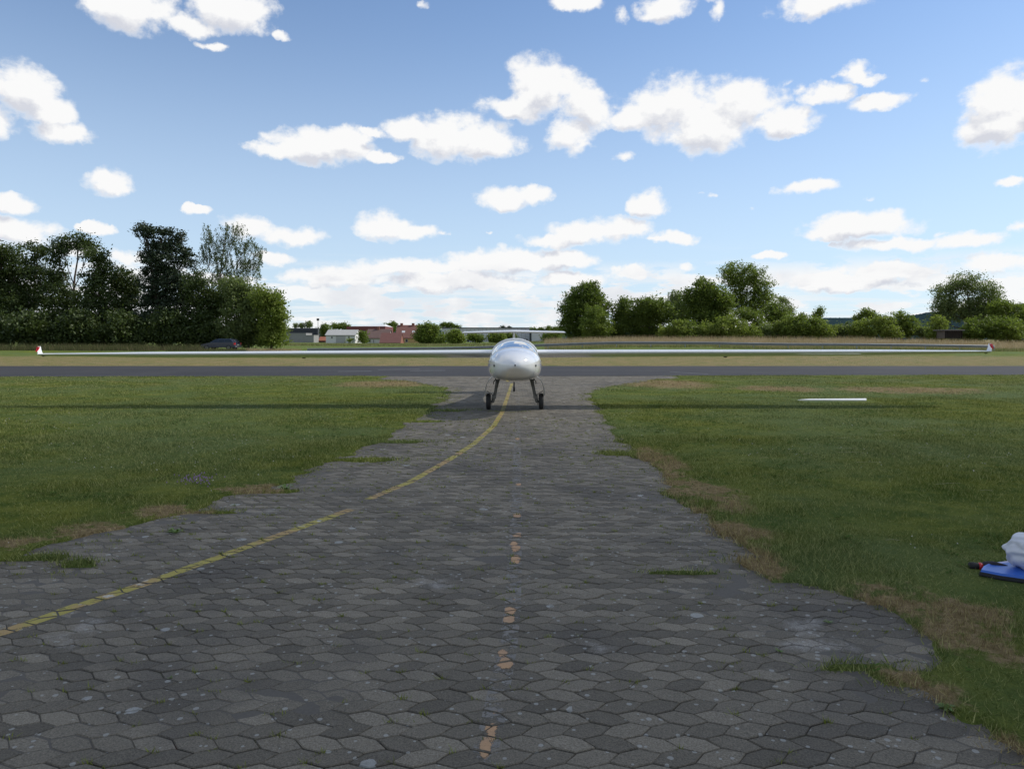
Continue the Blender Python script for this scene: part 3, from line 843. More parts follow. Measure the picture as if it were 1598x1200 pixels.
tag(cl, 'cumulus cloud overhead that shades the near paving', kind='stuff')

# ---------------------------------------------------------------- motor glider
M_gel = mat('white_gelcoat', (.84, .84, .83), .07, coat=1.0)
M_gelr = mat('red_paint', (.50, .02, .025), .25)
M_dark = mat('dark_metal', (.045, .045, .045), .45, .4)
M_steel = mat('grey_metal', (.14, .14, .13), .45, .5)
M_rub = mat('tyre_rubber', (.018, .018, .018), .8, bump=.3, bscale=60)
M_int = mat('cockpit_dark', (.035, .035, .04), .7)
M_fab = mat('seat_fabric', (.16, .16, .17), .9, var=.2)


def glass_mat(name, tint=(.80, .90, .97), boost=1.7, base=.10):
    m = bpy.data.materials.new(name); m.use_nodes = True; t = NT(m.node_tree); t.n.clear()
    out = t.new('ShaderNodeOutputMaterial'); fr = t.new('ShaderNodeFresnel'); fr.inputs[0].default_value = 1.55
    tr = t.new('ShaderNodeBsdfTransparent'); tr.inputs[0].default_value = c4(tint)
    gl = t.new('ShaderNodeBsdfGlossy'); gl.inputs['Roughness'].default_value = .02
    mx = t.new('ShaderNodeMixShader'); t.put(mx.inputs[0], t.math('MULTIPLY_ADD', fr.outputs[0], boost, base, clamp=True))
    t.l.new(tr.outputs[0], mx.inputs[1]); t.l.new(gl.outputs[0], mx.inputs[2]); t.l.new(mx.outputs[0], out.inputs[0]); return m


M_can = glass_mat('canopy_plexiglass', (.45, .68, .90), 1.8, .36)  # slight own tint, deepened to blue to stand for reflected sky
wl = gr(762, 638.5); DW = wl.y
glider = empty('motor_glider', (4.5 / 66.7, DW, 0), R(0.0)); glider.rotation_euler = (0, R(-.15), 0)
tag(glider, 'white motor glider with long wings and T-tail, nose towards the camera on the block paving', 'glider')
NS = -1.95
SS_ = [0, .03, .08, .25, .5, .85, 1.3, 1.8, 2.4, 3.0, 3.8, 5.0, 6.5, 8.1]
SW = [.015, .10, .17, .33, .455, .555, .61, .63, .60, .50, .33, .17, .11, .06]
SZ = [1.11, 1.11, 1.11, 1.12, 1.13, 1.14, 1.15, 1.15, 1.16, 1.17, 1.13, 1.06, .98, .90]
ST_ = [1.135, 1.19, 1.235, 1.33, 1.405, 1.475, 1.575, 1.645, 1.655, 1.60, 1.44, 1.25, 1.12, 1.02]
SB = [1.095, 1.05, 1.01, .91, .81, .735, .685, .665, .69, .79, .85, .88, .86, .82]


def smi(s, arr):
    """smooth (monotone cubic-ish) interpolation"""
    x = np.array(SS_); y = np.array(arr); i = int(np.clip(np.searchsorted(x, s) - 1, 0, len(x) - 2))
    h = x[i + 1] - x[i]; tt = (s - x[i]) / h
    def tan(j):
        if j == 0: return (y[1] - y[0]) / (x[1] - x[0])
        if j == len(x) - 1: return (y[-1] - y[-2]) / (x[-1] - x[-2])
        a = (y[j] - y[j - 1]) / (x[j] - x[j - 1]); b = (y[j + 1] - y[j]) / (x[j + 1] - x[j])
        return 0 if a * b <= 0 else 2 * a * b / (a + b)
    m0, m1 = tan(i) * h, tan(i + 1) * h; t2, t3 = tt * tt, tt ** 3
    return float((2 * t3 - 3 * t2 + 1) * y[i] + (t3 - 2 * t2 + tt) * m0 + (-2 * t3 + 3 * t2) * y[i + 1] + (t3 - t2) * m1)


def sec(s, ang, upper_inset=0.0, grow_=0.0):
    w, zs, zt, zb = smi(s, SW), smi(s, SZ), smi(s, ST_), smi(s, SB)
    ca, sa = math.cos(ang), math.sin(ang)
    if ang >= 0:
        e = 2 / 2.15; x = (w - upper_inset + grow_) * math.copysign(abs(ca) ** e, ca); z = zs + (zt - zs + grow_) * abs(sa) ** e
    else:
        e = 2 / 2.9; x = w * math.copysign(abs(ca) ** e, ca); z = zs - (zs - zb) * abs(sa) ** e
    return (x, NS + s, z)


def loft(slist, alist, inset=lambda s: 0, grow_=0.0, close=False):
    vs = []; na = len(alist)
    for s in slist:
        for a in alist: vs.append(sec(s, a, inset(s), grow_))
    fs = []
    for i in range(len(slist) - 1):
        for j in range(na if close else na - 1):
            j2 = (j + 1) % na; fs.append((i * na + j, i * na + j2, (i + 1) * na + j2, (i + 1) * na + j))
    return vs, fs


full = [math.pi * 2 * k / 64 - math.pi for k in range(64)]
up = [math.pi * k / 40 for k in range(41)]; low = [-math.pi * k / 40 for k in range(41)]
s_nose = [0, .015, .03, .05, .08, .12, .17, .23, .3, .38, .47, .56, .66, .76, .85]
s_mid = [.85 + (2.45 - .85) * k / 20 for k in range(21)]; s_tail = [2.45 + (8.1 - 2.45) * k / 40 for k in range(41)]
b = MB()
b.add(*loft(s_nose, full, close=True)); b.add(*loft(s_mid, low)); b.add(*loft(s_tail, full, close=True))
n0 = len(b.v); b.v.append((0, NS + 8.1, .92)); b.f += [(n0 - 64 + k, n0 - 64 + (k + 1) % 64, n0) for k in range(64)]
# cockpit sill (small inward lip)
sv = []; sf = []
for k, s in enumerate(s_mid):
    w = smi(s, SW); z = smi(s, SZ)
    sv += [(-w, NS + s, z), (-w + .07, NS + s, z + .002), (w - .07, NS + s, z + .002), (w, NS + s, z)]
    if k: i = 4 * k; sf += [(i - 4, i - 3, i + 1, i), (i - 2, i - 1, i + 3, i + 2)]
b.add(sv, sf)
fus = b.build('fuselage', M_gel, glider, smooth=True)
inset = lambda s: .042 * float(ss(.85, 1.05, s)) * (1 - .5 * float(ss(2.2, 2.45, s)))
cs = [.87 + (2.43 - .87) * k / 30 for k in range(31)]
can = mesh_obj('canopy', *loft(cs, up, inset, -.012), M_can, glider, smooth=True)
# canopy frame: front hoop, rear hoop and sill rails
fb = MB()
for (s, r) in ((.87, .012), (2.42, .022)):
    fb.tube([sec(s, a, inset(s), 0.0 if s < 1 else .006) for a in up], r, 8)
for sg in (0, math.pi): fb.tube([sec(s, sg, inset(s), 0) for s in cs], .014, 6)
fb.build('canopy_frame', M_gel, can, smooth=True)
# cockpit interior
ib = MB(); v, f = loft([.9 + k * .1 for k in range(16)], low); ib.add([(x * .93, y, max(z, .80)) for x, y, z in v], f)
bulk = [sec(2.40, a, .07, -.03) for a in up]; ib.add(bulk + [(-.5, NS + 2.40, .9), (.5, NS + 2.40, .9)], [tuple(range(41)) + (41, 42)])
ib.build('cockpit_tub', M_int, glider)
pb = MB(); pv = []
for k in range(9):
    a = math.pi * k / 8; pv += [(math.cos(a) * .44, NS + 1.12, 1.17 + .17 * math.sin(a)), (math.cos(a) * .46, NS + 1.35, 1.18 + .22 * math.sin(a))]
pb.add(pv, [(2 * k, 2 * k + 1, 2 * k + 3, 2 * k + 2) for k in range(8)]); pb.box(-.44, .44, NS + 1.33, NS + 1.35, .95, 1.19)
pb.build('instrument_panel', M_int, glider)
for sx in (-.26, .26):
    q = MB(); q.box(sx - .20, sx + .20, NS + 1.55, NS + 2.0, .86, .93)
    q.add([(sx - .2, NS + 2.0, .9), (sx + .2, NS + 2.0, .9), (sx + .17, NS + 2.3, 1.38), (sx - .17, NS + 2.3, 1.38), (sx - .2, NS + 2.08, .9), (sx + .2, NS + 2.08, .9), (sx + .17, NS + 2.36, 1.38), (sx - .17, NS + 2.36, 1.38)],
          [(0, 1, 2, 3), (4, 7, 6, 5), (3, 2, 6, 7), (0, 3, 7, 4), (1, 5, 6, 2)])
    se = q.build('seat', M_fab, glider)
    MB().box(sx - .10, sx + .10, NS + 2.28, NS + 2.34, 1.39, 1.50).build('headrest', M_fab, se)
# small openings on the nose
def on_skin(s, ang, off=.004):
    p = Vector(sec(s, ang)); return p
for (s, a0, a1, nm) in ((.50, -.10, -.02, 'air_slot'), (.50, math.pi + .10 - 2 * math.pi, math.pi + .02 - 2 * math.pi, 'air_slot')):
    q = MB(); vs = []
    for k in range(6):
        a = a0 + (a1 - a0) * k / 5
        for (ds, dd) in ((-.05, 0), (.03, 0)):
            x, y, z = sec(s + ds, a); vs.append((x * 1.006, y - .004, z - .0))
    q.add(vs, [(2 * k, 2 * k + 1, 2 * k + 3, 2 * k + 2) for k in range(5)]); q.build(nm, M_dark, glider)
q = MB(); q.add([(sec(.24, a)[0] * 1.0, NS + .24 - .006, sec(.24, a)[2]) for a in (-1.5, -1.6, -1.68, -1.6)], [(0, 1, 2, 3)])
# thin joint ring of the nose cone
rb = MB(); rv_ = [sec(.50, a) for a in full]; rv2 = [sec(.506, a) for a in full]
rb.add([(x * 1.0015, y, z + (z - 1.13) * .0015) for x, y, z in rv_ + rv2], [(k, (k + 1) % 64, 64 + (k + 1) % 64, 64 + k) for k in range(64)])
rb.build('nose_joint', mat('joint_shadow', (.35, .35, .36), .6), glider)
ob = MB(); ob.lathe_x((0, 0, 0), [(-.0, .0), (0, .001)], 4)
vb = MB(); c = Vector((.18, NS + .86, .762)); vb.add([(c.x - .045, c.y - .05, c.z + .035), (c.x + .045, c.y - .05, c.z + .04), (c.x + .05, c.y + .04, c.z - .012), (c.x - .05, c.y + .04, c.z - .016), (c.x - .04, c.y + .05, c.z + .05), (c.x + .04, c.y + .05, c.z + .05)],
    [(0, 1, 2, 3), (3, 2, 5, 4), (0, 3, 4), (1, 5, 2), (0, 4, 5, 1)]); vb.build('air_vent', M_dark, glider)

# wings
def airfoil(n=14):
    xs_ = [.5 * (1 - math.cos(math.pi * k / n)) for k in range(n + 1)]
    yt = lambda x: 5 * (.2969 * math.sqrt(x) - .126 * x - .3516 * x * x + .2843 * x ** 3 - .1036 * x ** 4)
    cam_ = lambda x: .025 * math.sin(math.pi * min(1, x * 1.05) ** .8)
    upn = [(x, yt(x) + cam_(x) * 1) for x in xs_]; lo = [(x, -.34 * math.sin(math.pi * x ** .62) + cam_(x) * .3) for x in xs_]
    return upn[::-1] + lo[1:-1]


AF = airfoil()


def lift_surface(secs, m, name, parent, pitch=0.0):
    """secs: list of (x, y_le, z, chord, thickness ratio)"""
    vs = []; n = len(AF)
    for (x, yl, z, c, th) in secs:
        for (u, v) in AF: vs.append((x, yl + u * c, z + v * c * th - pitch * u * c))
    fs = []
    for i in range(len(secs) - 1):
        for j in range(n): fs.append((i * n + j, i * n + (j + 1) % n, (i + 1) * n + (j + 1) % n, (i + 1) * n + j))
    fs.append(tuple(range(n))); fs.append(tuple(range((len(secs) - 1) * n, len(secs) * n))[::-1])
    return mesh_obj(name, vs, fs, m, parent, smooth=True)


WY = NS + 2.35; ZW = 1.338
for sg in (-1, 1):
    tipx = 743.5 / FPX * (DW + NS + 2.35 + .3) ; brk = 571 / FPX * (DW + NS + 2.5)
    wz = 0.0
    S_ = []
    for k in range(25):
        f = k / 24; x = .40 + (tipx - .42) * f
        c = 1.08 - .26 * min(1, x / brk) if x < brk else .82 - .44 * (x - brk) / (tipx - brk)
        th = .188 - .012 * min(1, x / brk) - (.03 * (x - brk) / (tipx - brk) if x > brk else 0)
        yl = WY + (0 if x < brk else .22 * ((x - brk) / (tipx - brk)) ** 1.3) + .02 * x / brk
        S_.append((sg * x, yl, ZW - .006 + (-.010 if sg < 0 else .0) * f, c, th))
    wing = lift_surface(S_, M_gel, 'wing', glider, .135)
    xt, yt_, zt_, ct, _ = S_[-1]
    # upturned winglet with a red leading band
    wv_ = []; lv = [(0, 0, 0), (.035, .04, .06), (.050, .07, .12), (.060, .10, .19)]
    for (dx, dy, dz) in lv:
        cc = ct * (1 - .55 * dz / .235) * .50
        for (u, th) in ((0, 0), (.15, .045), (.4, .055), (.75, .03), (1, 0), (.75, -.03), (.4, -.055), (.15, -.045)):
            wv_.append((xt + sg * dx - sg * .0 + th * cc * .8, yt_ + dy + u * cc + .03, zt_ + dz))
    wf = []; mi = []
    for i in range(3):
        for j in range(8): wf.append((i * 8 + j, i * 8 + (j + 1) % 8, (i + 1) * 8 + (j + 1) % 8, (i + 1) * 8 + j)); mi.append(1 if (i == 2 and j in (0, 1, 2, 5, 6, 7) and False) else 0)
    wf.append(tuple(range(24, 32))); mi.append(0)
    wlt = mesh_obj('winglet', wv_, wf, None, wing, mats=[M_gel, M_gelr], fm=mi)
    # red flash on the winglet, a thin panel proud of its inboard and front side
    rb_ = MB()
    for (z0, z1, x0, x1) in ((.06, .182, .012, .048),):
        yy = yt_ + .01
        rb_.add([(xt + sg * (x0 + .030), yy + .04, zt_ + z0), (xt + sg * (x0 + .052), yy + .03, zt_ + z0), (xt + sg * (x1 + .028), yy + .10, zt_ + z1), (xt + sg * (x0 + .010), yy + .10, zt_ + z1),
                 (xt + sg * (x0 + .030), yy + .08, zt_ + z0), (xt + sg * (x0 + .052), yy + .08, zt_ + z0), (xt + sg * (x1 + .028), yy + .15, zt_ + z1), (xt + sg * (x0 + .010), yy + .15, zt_ + z1)],
                [(0, 1, 2, 3), (4, 7, 6, 5), (0, 3, 7, 4), (1, 5, 6, 2), (3, 2, 6, 7), (0, 4, 5, 1)])
    rb_.build('red_flash', M_gelr, wlt)
    # skid under the tip, hinge fairing under the flap
    MB().tube([(xt - sg * .02, yt_ + .1, zt_ - .01), (xt - sg * .02, yt_ + .2, zt_ - .05), (xt - sg * .02, yt_ + .32, zt_ - .02)], [.01, .02, .01], 6).build('tip_skid', M_dark, wing)
    hx = sg * 337 / FPX * (DW + .6)
    MB().add([(hx - .05, WY + .45, ZW - .09), (hx + .05, WY + .45, ZW - .09), (hx + .03, WY + .65, ZW - .150), (hx - .03, WY + .65, ZW - .150), (hx - .03, WY + .8, ZW - .11), (hx + .03, WY + .8, ZW - .11)],
             [(0, 1, 2, 3), (3, 2, 5, 4), (0, 3, 4), (1, 5, 2), (0, 4, 5, 1)]).build('hinge_fairing', M_dark, wing)
# fin + rudder + T tailplane
def fin_surface(name, rows, parent, m=M_gel):
    vs = []
    pr = ((0, 0), (.04, .45), (.15, .9), (.35, 1), (.65, .7), (1, .12), (1, -.12), (.65, -.7), (.35, -1), (.15, -.9), (.04, -.45))
    for (yl, c, z, ht) in rows:
        for (u, v) in pr: vs.append((v * ht, yl + u * c, z))
    n = len(pr); fs = [(i * n + j, i * n + (j + 1) % n, (i + 1) * n + (j + 1) % n, (i + 1) * n + j) for i in range(len(rows) - 1) for j in range(n)]
    fs += [tuple(range(n)), tuple(range((len(rows) - 1) * n, len(rows) * n))[::-1]]
    return mesh_obj(name, vs, fs, m, parent, smooth=True)


TY = NS + 7.05
fin_surface('fin', [(TY, .95, .90, .045), (TY + .12, .75, 1.25, .048), (TY + .25, .60, 1.60, .045), (TY + .32, .52, 1.885, .040)], glider)
fin_surface('rudder', [(TY + .96, .34, .84, .018), (TY + .88, .32, 1.25, .018), (TY + .86, .28, 1.6, .016), (TY + .85, .24, 1.86, .014)], glider)
tpl = lift_surface([(x, TY + .32 + .10 * (abs(x) / 1.62), 1.895 - .030 * abs(x) / 1.62, .52 - .15 * abs(x) / 1.62 - (.10 if abs(x) > 1.6 else 0), .20 if abs(x) < 1.6 else .10) for x in (-1.62, -1.57, -1.2, -.8, -.4, -.1, 0, .1, .4, .8, 1.2, 1.57, 1.62)], M_gel, 'tailplane', glider)
MB().add([(-1.45, TY + .84, 1.885), (1.45, TY + .84, 1.885), (1.45, TY + .95, 1.878), (-1.45, TY + .95, 1.878), (-1.45, TY + .84, 1.897), (1.45, TY + .84, 1.897)], [(0, 3, 2, 1), (4, 5, 2, 3), (0, 1, 5, 4)]).build('elevator', M_gel, tpl)
# tail wheel
tw = MB().tube([(0, NS + 7.6, .86), (0, NS + 7.66, .45), (0, NS + 7.72, .12)], [.035, .028, .02], 8).build('tail_wheel_strut', M_dark, glider)
MB().lathe_x((0, NS + 7.72, .09), [(-.03, .03), (-.035, .07), (-.02, .09), (.02, .09), (.035, .07), (.03, .03)], 20).build('tail_tyre', M_rub, tw)

# main gear
def mirror_pts(p, sg): return [(sg * x, y, z) for x, y, z in p]
for sg in (-1, 1):
    lg = MB()
    lg.tube(mirror_pts([(.40, -.02, .80), (.425, 0, .60), (.47, .0, .36), (.515, 0, .19)], sg), [.042, .038, .035, .032], 10)
    lg.tube(mirror_pts([(.34, .22, .82), (.47, .04, .34)], sg), .018, 8)
    lg.tube(mirror_pts([(.36, -.12, .80), (.50, -.05, .66), (.50, -.05, .60)], sg), .012, 6)
    lg.tube(mirror_pts([(.505, -.05, .34), (.60, -.09, .40), (.66, -.09, .44)], sg), .009, 6)
    lg.tube(mirror_pts([(.41, -.09, .72), (.455, -.10, .50), (.53, -.09, .30)], sg), .0075, 6)
    lg.box(*sorted((sg * .36, sg * .47)), -.08, .08, .70, .79)
    lg.box(*sorted((sg * .44, sg * .54)), -.05, .05, .26, .34)
    lg.tube(mirror_pts([(.49, 0, .185), (.60, 0, .185)], sg), .03, 10)
    leg = lg.build('landing_gear_leg', M_steel, glider, smooth=False)
    cx = sg * .625
    ty_ = MB().lathe_x((cx, 0, .188), [(-.030, .10), (-.048, .115), (-.056, .145), (-.052, .170), (-.036, .184), (-.012, .1885), (.012, .1885), (.036, .184), (.052, .170), (.056, .145), (.048, .115), (.030, .10)], 36).build('tyre', M_rub, leg, smooth=True)
    MB().lathe_x((cx, 0, .188), [(-.03, .0), (-.034, .06), (-.042, .085), (-.030, .102), (.030, .102), (.042, .085), (.034, .06), (.03, .0)], 24).build('rim', M_steel, leg, smooth=True)
    MB().lathe_x((sg * .545, 0, .188), [(-.006, .03), (-.006, .095), (.006, .095), (.006, .03)], 24).build('brake_disc', M_dark, leg)
    dv = []; path = [(.46, .79), (.53, .765), (.60, .70), (.655, .60), (.685, .50), (.695, .40), (.690, .31)]
    for (yy, sh) in ((-.24, 1), (-.12, 1), (.0, 1), (.16, 1), (.28, 1)):
        for (x, z) in path: dv.append((sg * x, yy, z + (0 if z > .35 else .05 * abs(yy) * 2)))
    for (yy, sh) in ((-.24, 1), (-.12, 1), (.0, 1), (.16, 1), (.28, 1)):
        for (x, z) in path: dv.append((sg * (x + .012), yy, z + .006 + (0 if z > .35 else .05 * abs(yy) * 2)))
    np_ = len(path); df_ = []
    for o_ in (0, 5 * np_):
        for i in range(4):
            for j in range(np_ - 1): df_.append((o_ + i * np_ + j, o_ + i * np_ + j + 1, o_ + (i + 1) * np_ + j + 1, o_ + (i + 1) * np_ + j))
    for j in range(np_ - 1):
        for i in (0, 4): df_.append((i * np_ + j, i * np_ + j + 1, 5 * np_ + i * np_ + j + 1, 5 * np_ + i * np_ + j))
    mesh_obj('gear_door', dv, df_, mat('grey_gelcoat', (.30, .30, .29), .3), glider)

# ---------------------------------------------------------------- leaves and trees
def leaf_mat(name, c1, c2, trans=.35):
    m = bpy.data.materials.new(name); m.use_nodes = True; t = NT(m.node_tree); t.n.clear()
    out = t.new('ShaderNodeOutputMaterial'); g = t.new('ShaderNodeNewGeometry'); ri = g.outputs['Random Per Island']
    n = t.noise(g.outputs['Position'], .45, 3, .6)
    c = t.mix(t.math('ADD', t.math('MULTIPLY', t.ss(n, .3, .7), .6), t.math('MULTIPLY', ri, .4)), c4(c1), c4(c2))
    p = t.new('ShaderNodeBsdfPrincipled'); t.put(p.inputs['Base Color'], c); p.inputs['Roughness'].default_value = .55; p.inputs['Specular IOR Level'].default_value = .35
    tl = t.new('ShaderNodeBsdfTranslucent'); t.put(tl.inputs[0], t.mix(.5, c, (.11, .16, .015, 1)))
    mx = t.new('ShaderNodeMixShader'); mx.inputs[0].default_value = trans
    t.l.new(p.outputs[0], mx.inputs[1]); t.l.new(tl.outputs[0], mx.inputs[2]); t.l.new(mx.outputs[0], out.inputs[0]); return m


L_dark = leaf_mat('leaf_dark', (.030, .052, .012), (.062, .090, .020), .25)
L_deep = leaf_mat('leaf_deep_green', (.095, .145, .022), (.170, .225, .042), .55)  # greens of the right-hand grove lifted: side light put into the leaf colour
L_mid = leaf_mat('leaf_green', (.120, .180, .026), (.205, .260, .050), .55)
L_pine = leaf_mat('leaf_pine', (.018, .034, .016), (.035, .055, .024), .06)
L_birch = leaf_mat('leaf_birch', (.055, .085, .020), (.090, .125, .034), .35)
L_lit = leaf_mat('leaf_light', (.175, .240, .034), (.26, .31, .065), .55)  # light green, brightened further to carry the sunlit look
L_wil = leaf_mat('leaf_willow', (.130, .175, .055), (.20, .245, .085), .5)
M_bark = mat('bark', (.09, .07, .055), .9, var=.4, vscale=2)
M_bbark = mat('pale_bark', (.22, .19, .17), .85, var=.5, vscale=1.5)


def leaf_quads(C, size, aspect=.5, droop=None):
    n = len(C)
    a = rng.normal(size=(n, 3)); a /= np.linalg.norm(a, axis=1)[:, None]
    if droop is not None: a = a * .35 + np.array([0, 0, -1.0]); a /= np.linalg.norm(a, axis=1)[:, None]
    b = rng.normal(size=(n, 3)); b -= (a * b).sum(1)[:, None] * a; b /= np.linalg.norm(b, axis=1)[:, None]
    L = (size * (.6 + .8 * rng.random(n)))[:, None]
    P0 = C - a * L * .5; P2 = C + a * L * .5; P1 = C + b * L * aspect * .5; P3 = C - b * L * aspect * .5
    V = np.stack([P0, P1, P2, P3], 1).reshape(-1, 3); return V, np.arange(4 * n).reshape(-1, 4)


def crown_points(D, lobes, dens, clump, style):
    pts = []; centers = []; twig = []
    for (px, py, rx, ry) in lobes:
        c = at(px, py, D); mx = rx / FPX * D; mz = ry / FPX * D; my = min(mx, mz * 1.3) * .95
        c.y += rng.normal(0, .25) * mx
        centers.append(np.array(c)); area = math.pi * mx * mz
        nl = int(area * dens); per = 34 if style != 'birch' else 26
        nc = max(4, nl // per)
        d = rng.normal(size=(nc, 3)); d /= np.linalg.norm(d, axis=1)[:, None]
        rr = (rng.random(nc) ** .38)[:, None] * (.80 + .34 * rng.random(nc))[:, None]
        cc = np.array(c) + d * rr * np.array([mx, my, mz])
        if style == 'birch':
            for q in cc:
                L = rng.uniform(.6, 2.4); k = per; u = rng.random(k)
                p = q + np.stack([rng.normal(0, .10, k) + u * rng.normal(0, .15), rng.normal(0, .10, k), -u * L + .1], 1); pts.append(p)
        else:
            sz = clump * (.55 + .8 * rng.random(nc)); fl = .38 if style == 'pine' else .72
            p = cc[:, None, :] + rng.normal(size=(nc, per, 3)) * sz[:, None, None] * np.array([1, 1, fl]) * .55
            pts.append(p.reshape(-1, 3))
        k = min(nc, 14 if style in ('birch', 'open') else 7); twig.append(cc[rng.choice(nc, k, replace=False)])
    return np.concatenate(pts), centers, twig


def tree(name, label, cat, D, tx, lobes, m, dens=110, leaf=.26, clump=.8, style='', trunk_r=.22, bark=None, group='trees along the field edge', base_px=None):
    gx = (tx - 799) / FPX * D; gz = Hs(gx, D)
    root = empty(name, (gx, D, gz)); tag(root, label, cat, group)
    if group in (GL, GR):
        w_ = max(l[0] + l[2] * .7 for l in lobes) - min(l[0] - l[2] * .7 for l in lobes)
        lobes = lobes + [(tx, 524 if group == GR else 528, w_ * .42, 11)]
    leaf *= 1.25; dens *= 4.4 if name == 'birch_tree' else ((1.75 if m is L_dark or m is L_pine else 2.6) if group == GL else (1.7 if group in (GR, GB) else 2.3))
    P, cen, tw = crown_points(D, lobes, dens, clump, style)
    P = P[P[:, 2] > gz + .15] - np.array([gx, D, gz])
    V, F = leaf_quads(P, leaf, .42 if style == 'birch' else .55, droop=True if style == 'birch' else None)
    fast_mesh('crown', V, F, m, root)
    tb = MB(); top = max(cen, key=lambda c: c[2]); hgt = max(top[2] - gz, 1.0)
    tp = [Vector((0, 0, -.2))]
    for k in range(1, 7):
        f = k / 6; tp.append(Vector(((top[0] - gx) * f ** 1.6 + rnd.gauss(0, .12), (top[1] - D) * f ** 1.6 + rnd.gauss(0, .12), hgt * f)))
    tb.tube(tp, [trunk_r * (1 - .8 * k / 6) for k in range(7)], 7)
    for c, tws in zip(cen, tw):
        c = Vector((c[0] - gx, c[1] - D, c[2] - gz)); f = min(.9, max(.18, (c.z / hgt) * .62)); i = int(f * 6); a = tp[i].lerp(tp[min(6, i + 1)], f * 6 - i)
        mid = a.lerp(c, .5) + Vector((0, 0, -.08 * (c - a).length)); r0 = trunk_r * (1 - .8 * f) * .55
        tb.tube([a, mid, c], [r0, r0 * .65, r0 * .35], 5, False)
        for q in tws:
            q = Vector((q[0] - gx, q[1] - D, q[2] - gz)); s_ = mid.lerp(c, rnd.random())
            tb.tube([s_, s_.lerp(q, .5) + Vector((0, 0, .12)), q], [r0 * .35, r0 * .2, .012], 3, False)
    tb.build('trunk', bark or M_bark, root, smooth=True)
    return root


GL = 'trees of the dark wood on the left'; GR = 'trees beyond the guardrail on the right'; GB = 'bushes beyond the guardrail'
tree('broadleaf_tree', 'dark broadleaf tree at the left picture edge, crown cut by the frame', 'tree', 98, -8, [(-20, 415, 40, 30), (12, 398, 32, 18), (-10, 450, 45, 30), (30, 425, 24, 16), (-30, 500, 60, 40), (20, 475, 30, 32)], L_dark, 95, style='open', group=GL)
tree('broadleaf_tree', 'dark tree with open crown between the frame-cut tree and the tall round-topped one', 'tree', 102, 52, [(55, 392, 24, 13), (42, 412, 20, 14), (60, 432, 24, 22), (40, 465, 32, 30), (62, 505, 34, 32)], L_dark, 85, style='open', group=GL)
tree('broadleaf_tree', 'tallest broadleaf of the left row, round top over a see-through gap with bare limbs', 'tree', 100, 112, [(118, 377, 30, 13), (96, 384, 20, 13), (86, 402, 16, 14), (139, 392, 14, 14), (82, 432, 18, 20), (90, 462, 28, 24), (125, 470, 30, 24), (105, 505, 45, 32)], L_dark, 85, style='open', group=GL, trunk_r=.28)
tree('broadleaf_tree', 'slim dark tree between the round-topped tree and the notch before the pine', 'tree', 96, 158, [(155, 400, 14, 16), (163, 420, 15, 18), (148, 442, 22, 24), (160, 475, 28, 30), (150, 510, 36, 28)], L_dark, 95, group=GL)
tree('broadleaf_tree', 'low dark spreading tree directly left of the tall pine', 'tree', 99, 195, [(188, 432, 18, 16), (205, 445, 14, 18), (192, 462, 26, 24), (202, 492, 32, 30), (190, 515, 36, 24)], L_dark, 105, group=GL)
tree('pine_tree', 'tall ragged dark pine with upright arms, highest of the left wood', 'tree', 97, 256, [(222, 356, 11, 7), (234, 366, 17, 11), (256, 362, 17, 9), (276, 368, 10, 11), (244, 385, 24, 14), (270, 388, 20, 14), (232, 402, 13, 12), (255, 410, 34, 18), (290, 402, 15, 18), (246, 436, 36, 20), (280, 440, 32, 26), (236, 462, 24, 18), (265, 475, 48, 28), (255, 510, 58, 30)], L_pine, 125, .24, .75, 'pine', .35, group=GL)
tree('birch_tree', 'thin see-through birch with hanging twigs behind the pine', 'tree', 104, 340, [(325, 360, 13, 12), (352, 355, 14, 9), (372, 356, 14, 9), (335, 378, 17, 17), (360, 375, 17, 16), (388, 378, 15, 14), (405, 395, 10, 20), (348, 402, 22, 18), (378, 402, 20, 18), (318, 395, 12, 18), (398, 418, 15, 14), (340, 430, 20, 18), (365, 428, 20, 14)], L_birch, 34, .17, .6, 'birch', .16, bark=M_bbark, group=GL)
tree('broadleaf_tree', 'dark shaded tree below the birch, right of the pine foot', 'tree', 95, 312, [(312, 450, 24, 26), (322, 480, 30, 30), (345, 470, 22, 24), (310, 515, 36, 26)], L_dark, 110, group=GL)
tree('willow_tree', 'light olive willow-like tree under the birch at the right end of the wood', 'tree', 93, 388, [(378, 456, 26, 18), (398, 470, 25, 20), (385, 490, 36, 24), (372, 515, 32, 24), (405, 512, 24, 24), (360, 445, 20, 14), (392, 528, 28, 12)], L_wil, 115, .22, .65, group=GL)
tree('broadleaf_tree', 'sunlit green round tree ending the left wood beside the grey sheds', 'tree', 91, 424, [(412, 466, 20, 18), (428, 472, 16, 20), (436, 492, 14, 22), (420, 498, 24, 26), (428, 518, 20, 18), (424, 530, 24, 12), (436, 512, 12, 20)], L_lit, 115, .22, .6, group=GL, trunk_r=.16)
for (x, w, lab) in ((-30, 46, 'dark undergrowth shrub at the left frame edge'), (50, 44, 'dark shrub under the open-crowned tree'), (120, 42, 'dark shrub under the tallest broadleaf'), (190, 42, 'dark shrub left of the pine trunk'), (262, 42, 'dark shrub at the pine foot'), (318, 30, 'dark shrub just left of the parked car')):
    tree('undergrowth_shrub', lab, 'shrub', 92 + rnd.uniform(-1, 1), x, [(x - w * .5, 522, w * .6, 18), (x + w * .4, 524, w * .6, 17), (x, 505, w * .7, 20)], L_dark, 90, .28, .8, group='shrubs under the left wood', trunk_r=.06)

